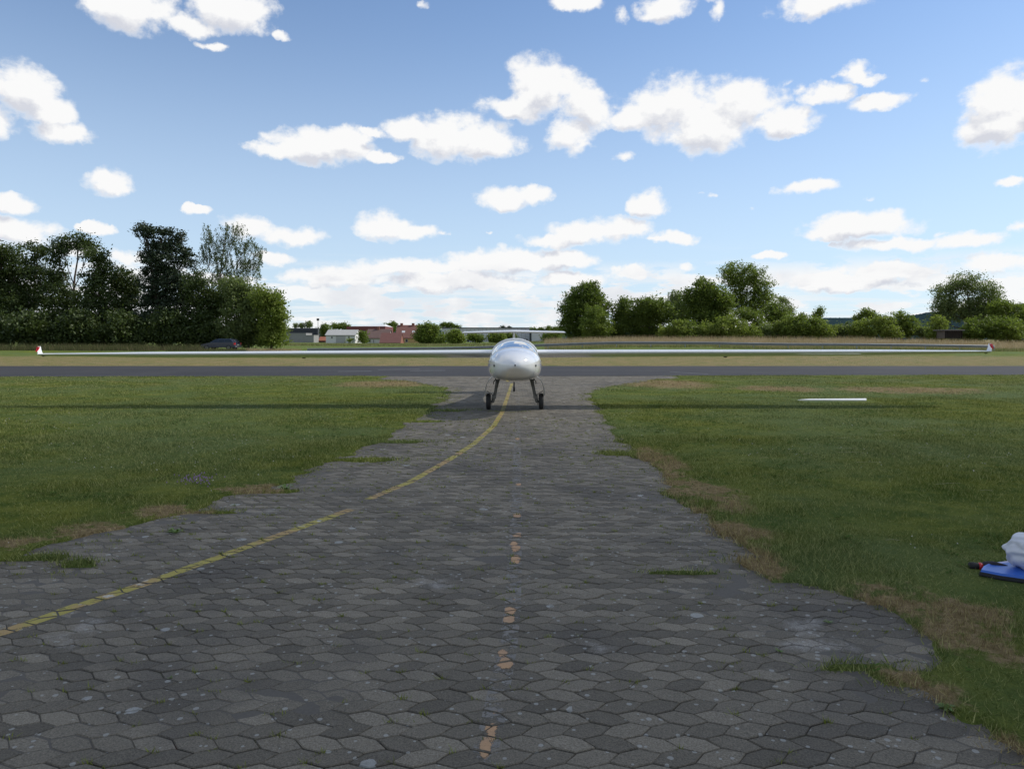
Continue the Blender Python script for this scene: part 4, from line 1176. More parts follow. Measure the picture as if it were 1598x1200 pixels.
# right side
tree('round_tree', 'dense dark round-crowned tree right of the glider tail', 'tree', 128, 912, [(912, 462, 27, 19), (895, 482, 22, 24), (934, 480, 18, 24), (912, 490, 30, 28), (890, 508, 18, 16), (920, 450, 14, 10)], L_deep, 125, .28, .8, group=GR)
tree('broadleaf_tree', 'mid-green smaller tree standing before the dark round one', 'tree', 122, 930, [(930, 492, 18, 16), (922, 508, 20, 16), (942, 510, 16, 16)], L_mid, 120, .24, .6, group=GR, trunk_r=.12)
tree('broadleaf_tree', 'narrow dark tree with a small pointed top between two rounder ones', 'tree', 128, 970, [(975, 473, 10, 11), (968, 488, 16, 18), (978, 500, 18, 20), (965, 512, 20, 16)], L_deep, 120, group=GR, trunk_r=.14)
tree('broadleaf_tree', 'wide dark tree behind the left half of the light hedge', 'tree', 127, 1012, [(1012, 478, 24, 16), (998, 492, 24, 20), (1030, 486, 22, 20), (1012, 506, 38, 22)], L_deep, 125, group=GR)
tree('birch_tree', 'pale green birch rising just left of the dark big-leaved tree', 'tree', 134, 1058, [(1056, 460, 11, 11), (1066, 474, 16, 16), (1052, 478, 10, 14), (1062, 492, 18, 16)], L_wil, 95, .2, .6, 'birch', .12, bark=M_bbark, group=GR)
tree('broadleaf_tree', 'dark big-leaved tree in the middle of the right grove', 'tree', 128, 1104, [(1098, 445, 15, 11), (1082, 462, 20, 15), (1110, 458, 20, 14), (1128, 472, 18, 16), (1094, 478, 30, 18), (1118, 490, 32, 18), (1095, 500, 34, 16)], L_deep, 120, .30, .8, group=GR)
tree('ash_tree', 'tallest tree of the right grove, airy grey-green top', 'tree', 140, 1160, [(1148, 420, 22, 12), (1172, 428, 20, 13), (1140, 436, 18, 14), (1185, 448, 18, 17), (1158, 448, 26, 18), (1192, 472, 20, 20), (1170, 476, 26, 22), (1148, 470, 18, 18)], L_mid, 95, .24, .75, group=GR, trunk_r=.3)
tree('broadleaf_tree', 'dark stocky tree right of the tallest grove tree', 'tree', 134, 1214, [(1212, 484, 16, 14), (1205, 496, 16, 14), (1222, 498, 16, 14)], L_deep, 125, group=GR, trunk_r=.14)
tree('broadleaf_tree', 'grey-green tree top peeping over the dark stocky tree', 'tree', 146, 1224, [(1222, 470, 9, 9), (1228, 484, 10, 12)], L_wil, 90, group=GR, trunk_r=.12)
B_ = lambda lab, D, x, lobes, m=L_lit, dens=130: tree('bush', lab, 'bush', D, x, [(a, b + 1, c * 1.25, d * 1.12) for a, b, c, d in lobes] + [(x, 521, 22, 8)], m, dens, .22, .5, group=GB, trunk_r=.05)
B_('low light-green bush at the left end of the hedge', 119, 1048, [(1042, 516, 14, 10), (1058, 512, 14, 12), (1050, 520, 20, 9)])
B_('olive-green bush second in the light hedge', 119, 1078, [(1072, 512, 14, 11), (1086, 514, 14, 11), (1078, 521, 20, 8)], L_mid)
B_('pale green bush third in the light hedge', 118, 1108, [(1104, 513, 16, 11), (1118, 516, 14, 10)])
B_('tall rounded light-green bush highest of the hedge', 117, 1136, [(1134, 503, 16, 12), (1146, 510, 16, 14), (1128, 514, 16, 12)])
B_('small light bush closing the hedge on the right', 118, 1170, [(1165, 514, 14, 11), (1178, 518, 12, 9)])
B_('yellow-green bush leaning behind the hedge under the tallest tree', 124, 1170, [(1160, 490, 14, 9), (1175, 496, 14, 10), (1182, 506, 12, 10)], L_mid)
B_('grey-green low shrub beside the white trailer', 119, 1200, [(1196, 515, 12, 9), (1206, 520, 12, 8)], L_wil)
B_('bright bush right of the white trailer', 117, 1228, [(1222, 506, 14, 10), (1232, 512, 16, 12)])
B_('broad bright green bush with high shoulder', 116, 1252, [(1248, 499, 20, 11), (1258, 508, 22, 14), (1240, 514, 18, 10)], L_mid)
B_('light green bush below the small dark far tree', 116, 1280, [(1276, 505, 12, 9), (1288, 514, 14, 9), (1272, 517, 16, 9)])
B_('low grey-green scrub in the gap under the hills', 118, 1312, [(1304, 514, 14, 9), (1320, 512, 12, 9), (1312, 520, 20, 7)], L_wil)
B_('light green bush right of the hill gap', 116, 1344, [(1338, 512, 14, 9), (1350, 508, 14, 10), (1345, 519, 20, 8)])
B_('bright yellow-green bush with spiky top', 115, 1384, [(1376, 500, 14, 10), (1390, 506, 16, 12), (1380, 516, 20, 10)])
B_('green bush with upright shoots beside the spiky one', 117, 1410, [(1404, 495, 13, 9), (1416, 504, 12, 11), (1408, 514, 16, 11)], L_mid)
B_('thin grey-green bush before the hill slope', 118, 1440, [(1432, 512, 10, 11), (1444, 516, 10, 9)], L_wil)
B_('small light round bush left of the wooden hut', 112, 1466, [(1464, 502, 11, 9), (1468, 512, 13, 9)])
tree('far_tree', 'small dark tree over the bushes left of the hill gap', 'tree', 175, 1278, [(1279, 487, 7, 6), (1275, 494, 8, 6)], L_deep, 120, .3, group=GR, trunk_r=.12)
tree('far_tree', 'small dark round tree right of the hill gap', 'tree', 170, 1352, [(1350, 488, 11, 7), (1362, 494, 9, 7), (1342, 496, 8, 6)], L_deep, 120, .3, group=GR, trunk_r=.12)
tree('willow_tree', 'big grey-green willow on the right behind the wooden hut', 'tree', 125, 1512, [(1510, 442, 28, 16), (1486, 454, 25, 18), (1532, 458, 26, 18), (1550, 478, 24, 18), (1475, 478, 20, 22), (1500, 480, 26, 24), (1530, 485, 26, 26), (1472, 500, 18, 14)], L_wil, 105, .22, .75, group=GR, trunk_r=.35)
tree('broadleaf_tree', 'dull green tree at the right picture edge beside the willow', 'tree', 120, 1572, [(1558, 480, 18, 12), (1578, 484, 18, 12), (1570, 500, 30, 18), (1600, 492, 22, 18), (1625, 500, 30, 24)], L_mid, 110, group=GR)
B_('dark bush under the willow right of the hut', 113, 1522, [(1516, 512, 16, 13), (1534, 508, 20, 14), (1526, 520, 24, 8)], L_deep)
B_('dark green bush at the foot of the right edge tree', 112, 1572, [(1562, 510, 20, 13), (1586, 510, 22, 14), (1574, 520, 26, 8)], L_mid)

# village trees and far trees
GV = 'trees and bushes of the village'
V_ = lambda lab, D, x, lobes, m=L_mid, nm='far_tree', cat='tree', dens=60: tree(nm, lab, cat, D, x, lobes, m, dens, .45, 1.0, group=GV, trunk_r=.12)
V_('round dark green tree covering the end of the brown-roofed house', 225, 667, [(664, 515, 12, 10), (674, 518, 12, 12), (660, 524, 14, 10), (670, 529, 20, 8)], L_mid, dens=80)
V_('light yellow-green bush in front of the long white hall', 215, 711, [(710, 524, 11, 9), (712, 530, 14, 7)], L_lit, 'bush', 'bush', 80)
V_('small scrub at the left corner of the long white hall', 220, 690, [(689, 529, 6, 8)], L_mid, 'bush', 'bush', 80)
V_('green bush behind the left half of the tailplane', 230, 742, [(738, 526, 7, 7), (747, 528, 8, 6)], L_mid, 'bush', 'bush', 80)
V_('bright bush left of the glider fin', 228, 774, [(770, 526, 8, 6), (781, 526, 8, 5), (775, 530, 14, 4)], L_lit, 'bush', 'bush', 80)
V_('dark green bush just behind the glider fin', 235, 796, [(792, 526, 7, 5), (800, 527, 6, 5)], L_mid, 'bush', 'bush', 80)
V_('dark bush at the right end of the pale low hall', 200, 864, [(856, 527, 8, 6), (868, 525, 8, 8)], L_deep, 'bush', 'bush', 80)
V_('pointed conifer over the white hall, left of a pair', 420, 784, [(784, 511.5, 3, 2.5), (784, 514, 4.5, 3)], L_pine)
V_('pointed conifer over the white hall, right of a pair', 420, 794.5, [(794.5, 511.5, 2.6, 2.4), (794.5, 514, 4.5, 3)], L_pine)
V_('dark treetops behind the right end of the white hall', 400, 838, [(832, 514.5, 7, 3), (844, 514, 6, 3.4), (857, 513, 5, 3.6)], L_deep)
V_('dark trees peeping between the low hall and the round tree', 380, 872, [(866, 514, 6, 4), (876, 516, 6, 6)], L_deep)
V_('green treetops behind the red hall and the brown roof', 330, 609, [(602, 511, 7, 5), (612, 508, 8, 6), (608, 515, 12, 6)], L_mid)
V_('small trees over the grey barn roof', 330, 530, [(522, 510, 6, 5), (534, 509, 8, 5), (541, 512, 6, 5)], L_mid)
V_('thin trees above the dark metal hall', 360, 472, [(462, 509, 4, 3), (471, 508, 4, 5), (482, 506.5, 4, 6)], L_wil)
V_('slim poplar beside the pole', 280, 505, [(505, 512, 4, 7), (506, 522, 5, 8)], L_deep)
V_('slender dark tree squeezed between the dark hall and the barn', 278, 513, [(511, 513, 3, 5), (514, 520, 4, 6)], L_deep)
V_('green trees left of the long white hall roofline', 420, 700, [(693, 508, 7, 4), (702, 508, 7, 4), (712, 510, 6, 3)], L_deep)
V_('bush between the white barn and the brown-roofed cottage', 240, 566, [(566, 524, 5, 7), (567, 531, 6, 5)], L_mid, 'bush', 'bush', 80)
V_('little bush before the white barn wall', 238, 547, [(547, 532, 2.4, 3)], L_lit, 'bush', 'bush', 80)

# ---------------------------------------------------------------- tall grass bands
def grass_mat(name, c1, c2, c3):
    m = bpy.data.materials.new(name); m.use_nodes = True; t = NT(m.node_tree); t.n.clear()
    out = t.new('ShaderNodeOutputMaterial'); g = t.new('ShaderNodeNewGeometry'); n = t.noise(g.outputs['Position'], .25, 4, .6)
    c = t.mix(t.ss(n, .4, .62), c4(c1), c4(c2)); c = t.mix(t.math('POWER', g.outputs['Random Per Island'], 2.5), c, c4(c3))
    p = t.new('ShaderNodeBsdfPrincipled'); t.put(p.inputs['Base Color'], c); p.inputs['Roughness'].default_value = .8; p.inputs['Specular IOR Level'].default_value = .2
    tl = t.new('ShaderNodeBsdfTranslucent'); t.put(tl.inputs[0], c); mx = t.new('ShaderNodeMixShader'); mx.inputs[0].default_value = .35
    t.l.new(p.outputs[0], mx.inputs[1]); t.l.new(tl.outputs[0], mx.inputs[2]); t.l.new(mx.outputs[0], out.inputs[0]); return m


M_straw = grass_mat('tall_dry_grass', (.26, .21, .10), (.36, .27, .16), (.50, .42, .28)); M_tg = grass_mat('tall_green_grass', (.09, .13, .03), (.16, .17, .05), (.34, .29, .16))


def band(name, n, px0, px1, D0, D1, h0, h1, w, m, label):
    px = px0 + rng.random(n) * (px1 - px0); D = D0 + rng.random(n) * (D1 - D0); x = (px - 799) / FPX * D
    k = fbm(x * .35, D * .2, 4) > .34; x, D = x[k], D[k]
    h_ = fbm(x * .15 + 3, D * .15, 3)
    g = blades(name, x, D, h0, h1, lambda y: np.full(len(y), w), m, .22, zoff=H(x, D) - .02 + (h_ - .5) * .25)
    tag(g, label, 'grass', kind='stuff')


band('tall_dry_grass', 62000, 850, 1600, 90, 116, .35, 1.15, .016, M_straw, 'pale seeding grass in front of the right bushes')
band('tall_green_grass', 26000, 850, 1650, 78, 92, .15, .5, .02, M_tg, 'green verge grass around the guardrail')
band('tall_green_grass', 30000, 430, 880, 140, 215, .10, .40, .04, M_tg, 'yellow-green meadow grass before the village')
M_sh = grass_mat('shaded_verge_grass', (.05, .07, .02), (.08, .09, .035), (.17, .14, .08))  # shade of the wood is put into these darkened grass colours
band('tall_dry_grass', 24000, -60, 318, 80, 91, .25, 1.0, .015, M_sh, 'long verge grass along the foot of the dark wood')
band('tall_dry_grass', 2500, 318, 385, 80, 86, .1, .45, .015, M_sh, 'sparse verge grass before the parked car')
band('tall_dry_grass', 9000, 385, 470, 84, 98, .15, .5, .02, M_straw, 'dry straw patch right of the parked car')

# ---------------------------------------------------------------- guardrail
rail = empty('guardrail', (0, 80, 0)); tag(rail, 'long galvanised steel guardrail behind the glider, running to the right', 'guardrail')
M_galv = mat('galvanised_steel', (.27, .28, .29), .5, .6, var=.25, vscale=2)
RP = [(470, 543.6), (600, 542.6), (700, 541.6), (760, 540), (850, 536.6), (900, 534.6), (960, 533), (1100, 533.2), (1200, 535.2), (1350, 535.8), (1480, 537.4), (1560, 538.8)]
rpx = np.array([p[0] for p in RP]); rpy = np.array([p[1] for p in RP])
pxs = np.arange(480, 1556, 53.6); posts = [at(px, float(np.interp(px, rpx, rpy)), 80.0) for px in pxs]
prof = [(0, -.31), (.0, -.29), (-.08, -.25), (-.08, -.21), (0, -.165), (0, -.145), (-.08, -.10), (-.08, -.06), (0, -.02), (0, 0)]
for i, p in enumerate(posts):
    MB().box(p.x - .05, p.x + .05, .015, .12, p.z - 1.05, p.z - .02).build('post', M_galv, rail)
    if i:
        q = posts[i - 1]; vs = []
        for e, k in ((q, 1), (p, -1)):
            for (dy, dz) in prof: vs.append((e.x + k * .004, dy, e.z + dz))
            for (dy, dz) in prof: vs.append((e.x + k * .004, dy + .012, e.z + dz))
        n = len(prof); fs = []
        for o_ in (0, n): fs += [(o_ + j, o_ + j + 1, 2 * n + o_ + j + 1, 2 * n + o_ + j) for j in range(n - 1)]
        fs.append((n - 1, 2 * n - 1, 4 * n - 1, 3 * n - 1)); fs.append((0, 2 * n, 3 * n, n))
        mesh_obj('rail_beam', vs, fs, M_galv, rail)

# ---------------------------------------------------------------- buildings
def bld(name, label, D, cat='building'):
    e = empty(name, (0, D, 0)); tag(e, label, cat, 'village buildings beyond the meadow'); return e


def bx_(e, nm, x0, x1, y0, y1, m, D, depth, off=0.0, label=None):
    """box whose front face covers the pixel rectangle at depth D"""
    a = at(x0, y1, D); b_ = at(x1, y0, D)
    o = MB().box(a.x, b_.x, -off, depth, a.z - (0.0), b_.z).build(nm, m, e)
    if label: o['label'] = label
    return o


def gable(e, x0, x1, yt, ye, D, depth, m, over=.3, ridge_f=.5, nm='roof'):
    """ridge parallel to the picture: eave at ye (front), ridge at yt"""
    a = at(x0, ye, D); b_ = at(x1, ye, D); zt = at(x0, yt, D + depth * ridge_f).z; z0 = a.z; d2 = depth * ridge_f
    x0m, x1m = a.x - over, b_.x + over; th = .18
    vs = [(x0m, -over, z0), (x1m, -over, z0), (x1m, d2, zt), (x0m, d2, zt), (x1m, depth + over, z0), (x0m, depth + over, z0)]
    vs += [(x, y, z - th) for x, y, z in vs]
    return MB().add(vs, [(0, 1, 2, 3), (3, 2, 4, 5), (6, 9, 8, 7), (9, 11, 10, 8), (0, 6, 7, 1), (5, 4, 10, 11), (0, 3, 9, 6), (3, 5, 11, 9), (1, 7, 8, 2), (2, 8, 10, 4)]).build(nm, m, e)


def gable_walls(e, x0, x1, yt, ye, yb, D, depth, m, rf=.5):
    a = at(x0, ye, D); b_ = at(x1, ye, D); zb = at(x0, yb, D).z - .6; zt = at(x0, yt, D + depth * rf).z - .2; z0 = a.z - .1
    vs = []
    for x in (a.x, b_.x): vs += [(x, 0, zb), (x, 0, z0), (x, depth * rf, zt), (x, depth, z0), (x, depth, zb)]
    return MB().add(vs, [(0, 1, 2, 3, 4), (9, 8, 7, 6, 5), (0, 5, 6, 1), (4, 3, 8, 9), (1, 6, 7, 2), (2, 7, 8, 3)]).build('wall', m, e)


def win(e, x0, x1, y0, y1, D, frame=True, off=.02, y_off=0.0):
    a = at(x0, y1, D); b_ = at(x1, y0, D)
    w = MB()
    t_ = .09
    w.box(a.x, a.x + t_, -off - .05 + y_off, .0 + y_off, a.z, b_.z); w.box(b_.x - t_, b_.x, -off - .05 + y_off, 0 + y_off, a.z, b_.z)
    w.box(a.x + t_, b_.x - t_, -off - .05 + y_off, 0 + y_off, a.z, a.z + t_); w.box(a.x + t_, b_.x - t_, -off - .05 + y_off, 0 + y_off, b_.z - t_, b_.z)
    o = w.build('window', M_wfr, e); MB().box(a.x + t_, b_.x - t_, -off + y_off, .01 + y_off, a.z + t_, b_.z - t_).build('pane', M_pane, o); return o


M_wfr = mat('window_frame', (.55, .55, .55), .5); M_pane = mat('window_pane', (.03, .035, .045), .12)
M_navy = mat('navy_cladding', (.020, .024, .040), .5, var=.1, vscale=.5); M_gsh = mat('grey_shed', (.24, .24, .235), .8, var=.15, vscale=1); M_gsh2 = mat('grey_shed_roof', (.28, .28, .27), .8, var=.1, vscale=1)
M_wht = mat('white_render', (.62, .62, .60), .8, var=.08, vscale=.6); M_fib = mat('fibre_cement_roof', (.34, .34, .33), .8, var=.12, vscale=.8); M_red = mat('red_cladding', (.14, .030, .028), .6, var=.1, vscale=.4)
M_tile = mat('brown_red_tiles', (.16, .070, .055), .8, var=.25, vscale=1.2); M_tile2 = mat('dull_red_tiles', (.145, .062, .052), .8, var=.2, vscale=1); M_dt = mat('old_brown_tiles', (.12, .075, .065), .85, var=.3, vscale=1)
M_tan = mat('tan_render', (.50, .34, .15), .8, var=.1); M_hall = mat('pale_grey_cladding', (.50, .51, .53), .6, var=.06, vscale=.3); M_trim = mat('dark_roof_trim', (.05, .05, .055), .6); M_wroof = mat('white_roof_sheet', (.62, .62, .62), .5)
M_brk = mat('brick', (.22, .09, .06), .85, var=.3, vscale=2)
e = bld('metal_hall', 'dark navy flat-roofed metal hall at the left of the village', 290)
bx_(e, 'wall', 449, 496, 515, 538, M_navy, 290, 16); bx_(e, 'roof_trim', 448.5, 496.5, 512.2, 514.8, mat('navy_trim', (.035, .04, .06), .5), 290, 16.2, .2)
for k in range(7): bx_(e, 'panel_rib', 452 + k * 6.6, 452.5 + k * 6.6, 515.2, 537, M_navy, 290, 0.0, .12)
e = bld('grey_shed', 'grey windowless shed in front of the navy hall', 265)
bx_(e, 'wall', 446.5, 477.5, 520.5, 538, M_gsh, 265, 8); bx_(e, 'side_wing', 477.7, 489.5, 523.6, 538, M_gsh, 265, 7, label='lower wing of the shed'); bx_(e, 'low_annex', 441, 450, 526.5, 538, M_gsh2, 265, 1.0, 1.2)
bx_(e, 'roof_edge', 446.2, 477.8, 519.9, 520.6, M_gsh2, 265, 8.1, .15); bx_(e, 'roof_edge', 477.6, 489.9, 523.0, 523.7, M_gsh2, 265, 7.1, .15); MB().lathe_x((at(450, 526.3, 265).x, -.1, at(450, 526.3, 265).z), [(-.25, .0), (-.2, .25), (.2, .25), (.25, 0)], 12).build('lamp', M_wroof, e)
e = bld('cottage', 'tiny low house with orange-red roof between the shed and the white barn', 272)
gable_walls(e, 497.5, 508, 525.5, 531, 537, 272, 6, M_dt); gable(e, 497.5, 508, 525.5, 531.5, 272, 6, mat('orange_tiles', (.26, .09, .05), .8, var=.2, vscale=1))
e = bld('white_barn', 'white barn with pale grey roof and large sliding door', 250)
gable_walls(e, 508.5, 554, 514.6, 522.8, 537, 250, 9, M_wht); gable(e, 508.5, 554, 514.6, 523, 250, 9, M_fib)
bx_(e, 'sliding_door', 524.5, 539, 524.4, 536.5, mat('barn_door', (.36, .36, .35), .7), 250, .0, .12); win(e, 516.6, 519.4, 525, 528.6, 250); win(e, 543.2, 546, 525, 528.6, 250); bx_(e, 'door_rail', 509, 553.5, 523.6, 524.2, M_gsh, 250, 0, .16)
e = bld('barn_annex', 'white lean-to with steep red roof at the right end of the barn', 258)
gable_walls(e, 554.5, 560.5, 516.5, 527.5, 537, 258, 8, M_wht); gable(e, 554.5, 560.5, 516.5, 527.8, 258, 8, M_tile2)
e = bld('red_hall', 'long dark-red hall with white roof strip behind the cottages', 300)
bx_(e, 'wall', 541, 601, 509.4, 538, M_red, 300, 20); a = at(541, 509.4, 300); b_ = at(601, 509.4, 300); z1 = at(590, 505.8, 300).z
MB().add([(a.x + 2, 0, a.z + .03), (b_.x, 0, b_.z + .03), (b_.x - 1, 6, z1), (a.x + 4, 6, a.z + .3), (b_.x, 20, b_.z), (a.x, 20, a.z)], [(0, 1, 2, 3), (3, 2, 4, 5), (1, 4, 2), (0, 3, 5)]).build('roof', M_wroof, e)
bx_(e, 'window', 562, 569.5, 515.5, 520.5, M_pane, 300, 0, .08)
e = bld('cottage', 'small white cottage with old brown roof between barn and low red roof', 245)
gable_walls(e, 571.5, 606, 514, 527.5, 537, 245, 9, M_wht); gable(e, 571.5, 606, 513.6, 527.8, 245, 9, M_dt)
win(e, 575, 578.6, 529.5, 534, 245); win(e, 582.4, 583.9, 530, 535.5, 245)
p = at(590, 513, 249); MB().box(p.x - .4, p.x + .4, 4, 4.8, p.z - 1.2, p.z + .7).build('chimney', M_brk, e)
e = bld('farm_shed', 'low shed that is nearly all dull-red tiled roof, left of the tan house', 234)
gable_walls(e, 592.5, 624.5, 519.3, 534.8, 537, 234, 8, M_brk); gable(e, 592.5, 624.5, 519.3, 535, 234, 8, M_tile2, over=.15)
e = bld('tan_house', 'tan house under a big brown-red roof with two skylights and two chimneys', 250)
gable_walls(e, 617.5, 666, 507.6, 527.3, 537, 250, 11, M_tan); rf = gable(e, 617.5, 666, 507.3, 527.5, 250, 11, M_tile)
sx0 = at(617.5, 527.5, 250); zr = at(617.5, 507.3, 255.5).z; ze = sx0.z
for (px, py) in ((629.5, 520.3), (645.5, 520.6)):
    f = .42; p = at(px, py, 252.2); z = ze + (zr - ze) * .44; y = -.3 + (5.8) * .44
    MB().add([(p.x - .55, y - .35, z - .45 + .12), (p.x + .55, y - .35, z - .45 + .12), (p.x + .55, y + .45, z + .42 + .12), (p.x - .55, y + .45, z + .42 + .12), (p.x - .55, y - .35, z - .65), (p.x + .55, y - .35, z - .65), (p.x + .55, y + .45, z + .1), (p.x - .55, y + .45, z + .1)],
             [(0, 1, 2, 3), (0, 4, 5, 1), (1, 5, 6, 2), (3, 2, 6, 7), (0, 3, 7, 4)]).build('skylight', M_wroof, rf)
for px in (626.5, 644.5):
    p = at(px, 507, 255); MB().box(p.x - .45, p.x + .45, 5, 5.9, p.z - .8, p.z + .6).build('chimney', M_brk, rf)
win(e, 632.5, 636.5, 529.5, 534.2, 250)
e = bld('long_hall', 'long pale grey industrial hall behind the tailplane', 310)
bx_(e, 'wall', 689, 826, 512.4, 538, M_hall, 310, 30); bx_(e, 'roof_trim', 688.7, 826.3, 511.2, 512.6, M_trim, 310, 30.2, .25)
for x in (690.5, 694.8, 699.1): win(e, x, x + 2.6, 518, 523, 310)
for x in (807.5, 812, 816.5, 820.8): win(e, x, x + 2.8, 528.6, 531.6, 310)
for x in (724.5, 727.8): bx_(e, 'entrance_pillar', x, x + 1.1, 520, 538, M_wroof, 310, 0, .3)
bx_(e, 'entrance', 728.8, 732.2, 521, 537, M_pane, 310, 0, .1)
for k in range(20): bx_(e, 'cladding_joint', 704 + k * 6.1, 704.35 + k * 6.1, 512.8, 537, M_gsh2, 310, 0, .05)
e = bld('low_hall', 'pale lower hall right of the long one with dark entrance', 300)
bx_(e, 'wall', 829.5, 872, 516.8, 538, M_hall, 300, 20); bx_(e, 'roof_trim', 829.2, 872.3, 515.6, 516.9, M_trim, 300, 20.2, .2); bx_(e, 'entrance', 826.6, 829.4, 517, 538, M_pane, 300, 3)
e = empty('wooden_hut', (0, 109, 0)); tag(e, 'small weathered wooden hut half hidden by bushes on the right', 'hut')
M_hut = mat('weathered_wood', (.13, .11, .09), .85, var=.3, vscale=3)
for k in range(10): bx_(e, 'wall_board', 1474 + k * 2.8, 1476.7 + k * 2.8, 516, 528, M_hut, 109, .05)
bx_(e, 'wall', 1474.2, 1501.7, 516, 528, M_hut, 109.06, 2.2); bx_(e, 'roof', 1471.5, 1504, 514.4, 516, mat('hut_roof', (.17, .16, .15), .8), 109, 2.6, .3)
e = empty('trailer', (0, 150, 0)); tag(e, 'white trailer among the bushes below the tallest right tree', 'trailer')
a = at(1177, 513, 150); b_ = at(1199, 509.5, 150)
MB().add([(a.x, 0, a.z - 1.3), (b_.x, 0, b_.z - 1.8), (b_.x, 0, b_.z), (a.x, 0, a.z), (a.x, 2.2, a.z - 1.3), (b_.x, 2.2, b_.z - 1.8), (b_.x, 2.2, b_.z), (a.x, 2.2, a.z)], [(0, 1, 2, 3), (4, 7, 6, 5), (3, 2, 6, 7), (0, 3, 7, 4), (1, 5, 6, 2)]).build('body', mat('trailer_white', (.65, .65, .65), .4), e)
MB().box(a.x + .5, a.x + 2.2, -.03, .01, a.z - .9, a.z - .4).build('window', M_pane, e)
e = empty('pole', (0, 285, 0)); p = at(496.8, 536, 285); q = at(496.8, 499, 285); e.location = (p.x, 285, 0); tag(e, 'tall thin pole with a knob on top beside the navy hall', 'pole')
MB().tube([(0, 0, p.z - .5), (0, 0, q.z)], [.16, .1], 8).build('shaft', M_gsh, e); MB().box(-.45, .45, -.3, .3, q.z - .4, q.z + .5).build('lamp_head', M_dark, e); MB().box(-1.3, -.1, -.05, .05, q.z - 3.2, q.z - 3.0).build('bracket', M_dark, e)

# ---------------------------------------------------------------- parked car
cz = Hs((345 - 799) / FPX * 88, 88)
car = empty('parked_car', ((345.5 - 799) / FPX * 88, 88, cz), R(-4)); tag(car, 'dark blue estate car parked at the foot of the wood, tail to the right', 'car')
M_blue = mat('dark_blue_paint', (.030, .036, .062), .2, coat=.5); M_cgl = mat('car_glass', (.02, .025, .03), .06)
bo = [(-2.2, .35), (-2.22, .60), (-2.12, .72), (-1.3, .90), (-.9, .95), (1.95, 1.0), (2.15, .92), (2.2, .62), (2.18, .36)]
def slab(outl, yw, inset_, m, nm, par, top_in=0):
    n = len(outl); cxm = sum(p[0] for p in outl) / n; czm = sum(p[1] for p in outl) / n; vs = []
    for (y, k) in ((-yw, 1 - inset_), (-yw + .07, 1), (yw - .07, 1), (yw, 1 - inset_)):
        for (x, z) in outl: vs.append((cxm + (x - cxm) * k, y * (1 - top_in * max(0, z - .95)), czm + (z - czm) * k))
    fs = [(i * n + j, i * n + (j + 1) % n, (i + 1) * n + (j + 1) % n, (i + 1) * n + j) for i in range(3) for j in range(n)]; fs += [tuple(range(n))[::-1], tuple(range(3 * n, 4 * n))]
    return mesh_obj(nm, vs, fs, m, par)
slab(bo, .88, .03, M_blue, 'body', car); cab = [(-1.15, .93), (-.35, 1.36), (.1, 1.44), (1.3, 1.44), (1.72, 1.36), (2.08, .97)]
slab(cab, .80, .05, M_blue, 'roof', car, .32)
for y in (-1, 1):
    yy = lambda z: y * (.80 * (1 - .32 * max(0, z - .95)) + .004)
    for (x0, x1, x2, x3) in ((-.88, -.22, -.02, -.02), (.04, .04, .80, .80), (.87, .87, 1.55, 1.80)):
        if x0 < -.5: P4 = [(x0, .98), (x1, 1.34), (x2, 1.36), (x3, .98)]
        else: P4 = [(x0, .98), (x1, 1.36), (x2, 1.36), (x3, .98)]
        MB().add([(x, yy(z), z) for x, z in P4], [(0, 1, 2, 3)]).build('side_window', M_cgl, car)
MB().add([(2.115, -.68, 1.0), (2.115, .68, 1.0), (1.80, .58, 1.36), (1.80, -.58, 1.36)], [(0, 1, 2, 3)]).build('rear_window', mat('car_rear_glass', (.05, .06, .08), .04), car)
MB().add([(-1.10, -.68, .97), (-1.10, .68, .97), (-.42, .58, 1.35), (-.42, -.58, 1.35)], [(0, 1, 2, 3)]).build('windscreen', M_cgl, car)
MB().box(2.16, 2.24, -.84, .84, .36, .56).build('bumper', mat('bumper_grey', (.10, .10, .12), .4), car)
for y in (-.78, .78):
    MB().box(2.02, 2.19, y - .11, y + .11, .68, .93).build('tail_light', mat('tail_light_red', (.45, .02, .02), .3), car)
    for x in (-1.38, 1.38):
        w = MB(); prf = [(-.10, .0), (-.10, .2), (-.11, .30), (-.07, .325), (.07, .325), (.11, .30), (.10, .2), (.10, 0)]
        w.lathe_x((0, 0, 0), prf, 20); o = w.build('wheel', M_rub, car, smooth=True); o.location = (x, y * 1.03, .325); o.rotation_euler = (0, 0, R(90))
        w = MB(); w.lathe_x((0, 0, 0), [(-.115, .0), (-.118, .19), (-.10, .21), (.10, .21), (.118, .19), (.115, 0)], 16); w.build('rim', M_steel, o)
MB().box(2.19, 2.205, -.26, .26, .62, .73).build('number_plate', mat('plate_white', (.6, .6, .58), .4), car)

# gravel track at the far right
tx0 = [(1508, 96), (1560, 95), (1640, 94), (1760, 93), (2000, 92)]; vs = []
for (px, D) in tx0:
    for dd in (0, 2.2):
        x = (px - 799) / FPX * D; vs.append((x, D + dd, Hs(x, D + dd) + .06))
tag(mesh_obj('gravel_track', vs, [(2 * i, 2 * i + 2, 2 * i + 3, 2 * i + 1) for i in range(4)], mat('pale_gravel', (.42, .40, .36), .9, var=.2)), 'pale gravel track at the far right', kind='structure')

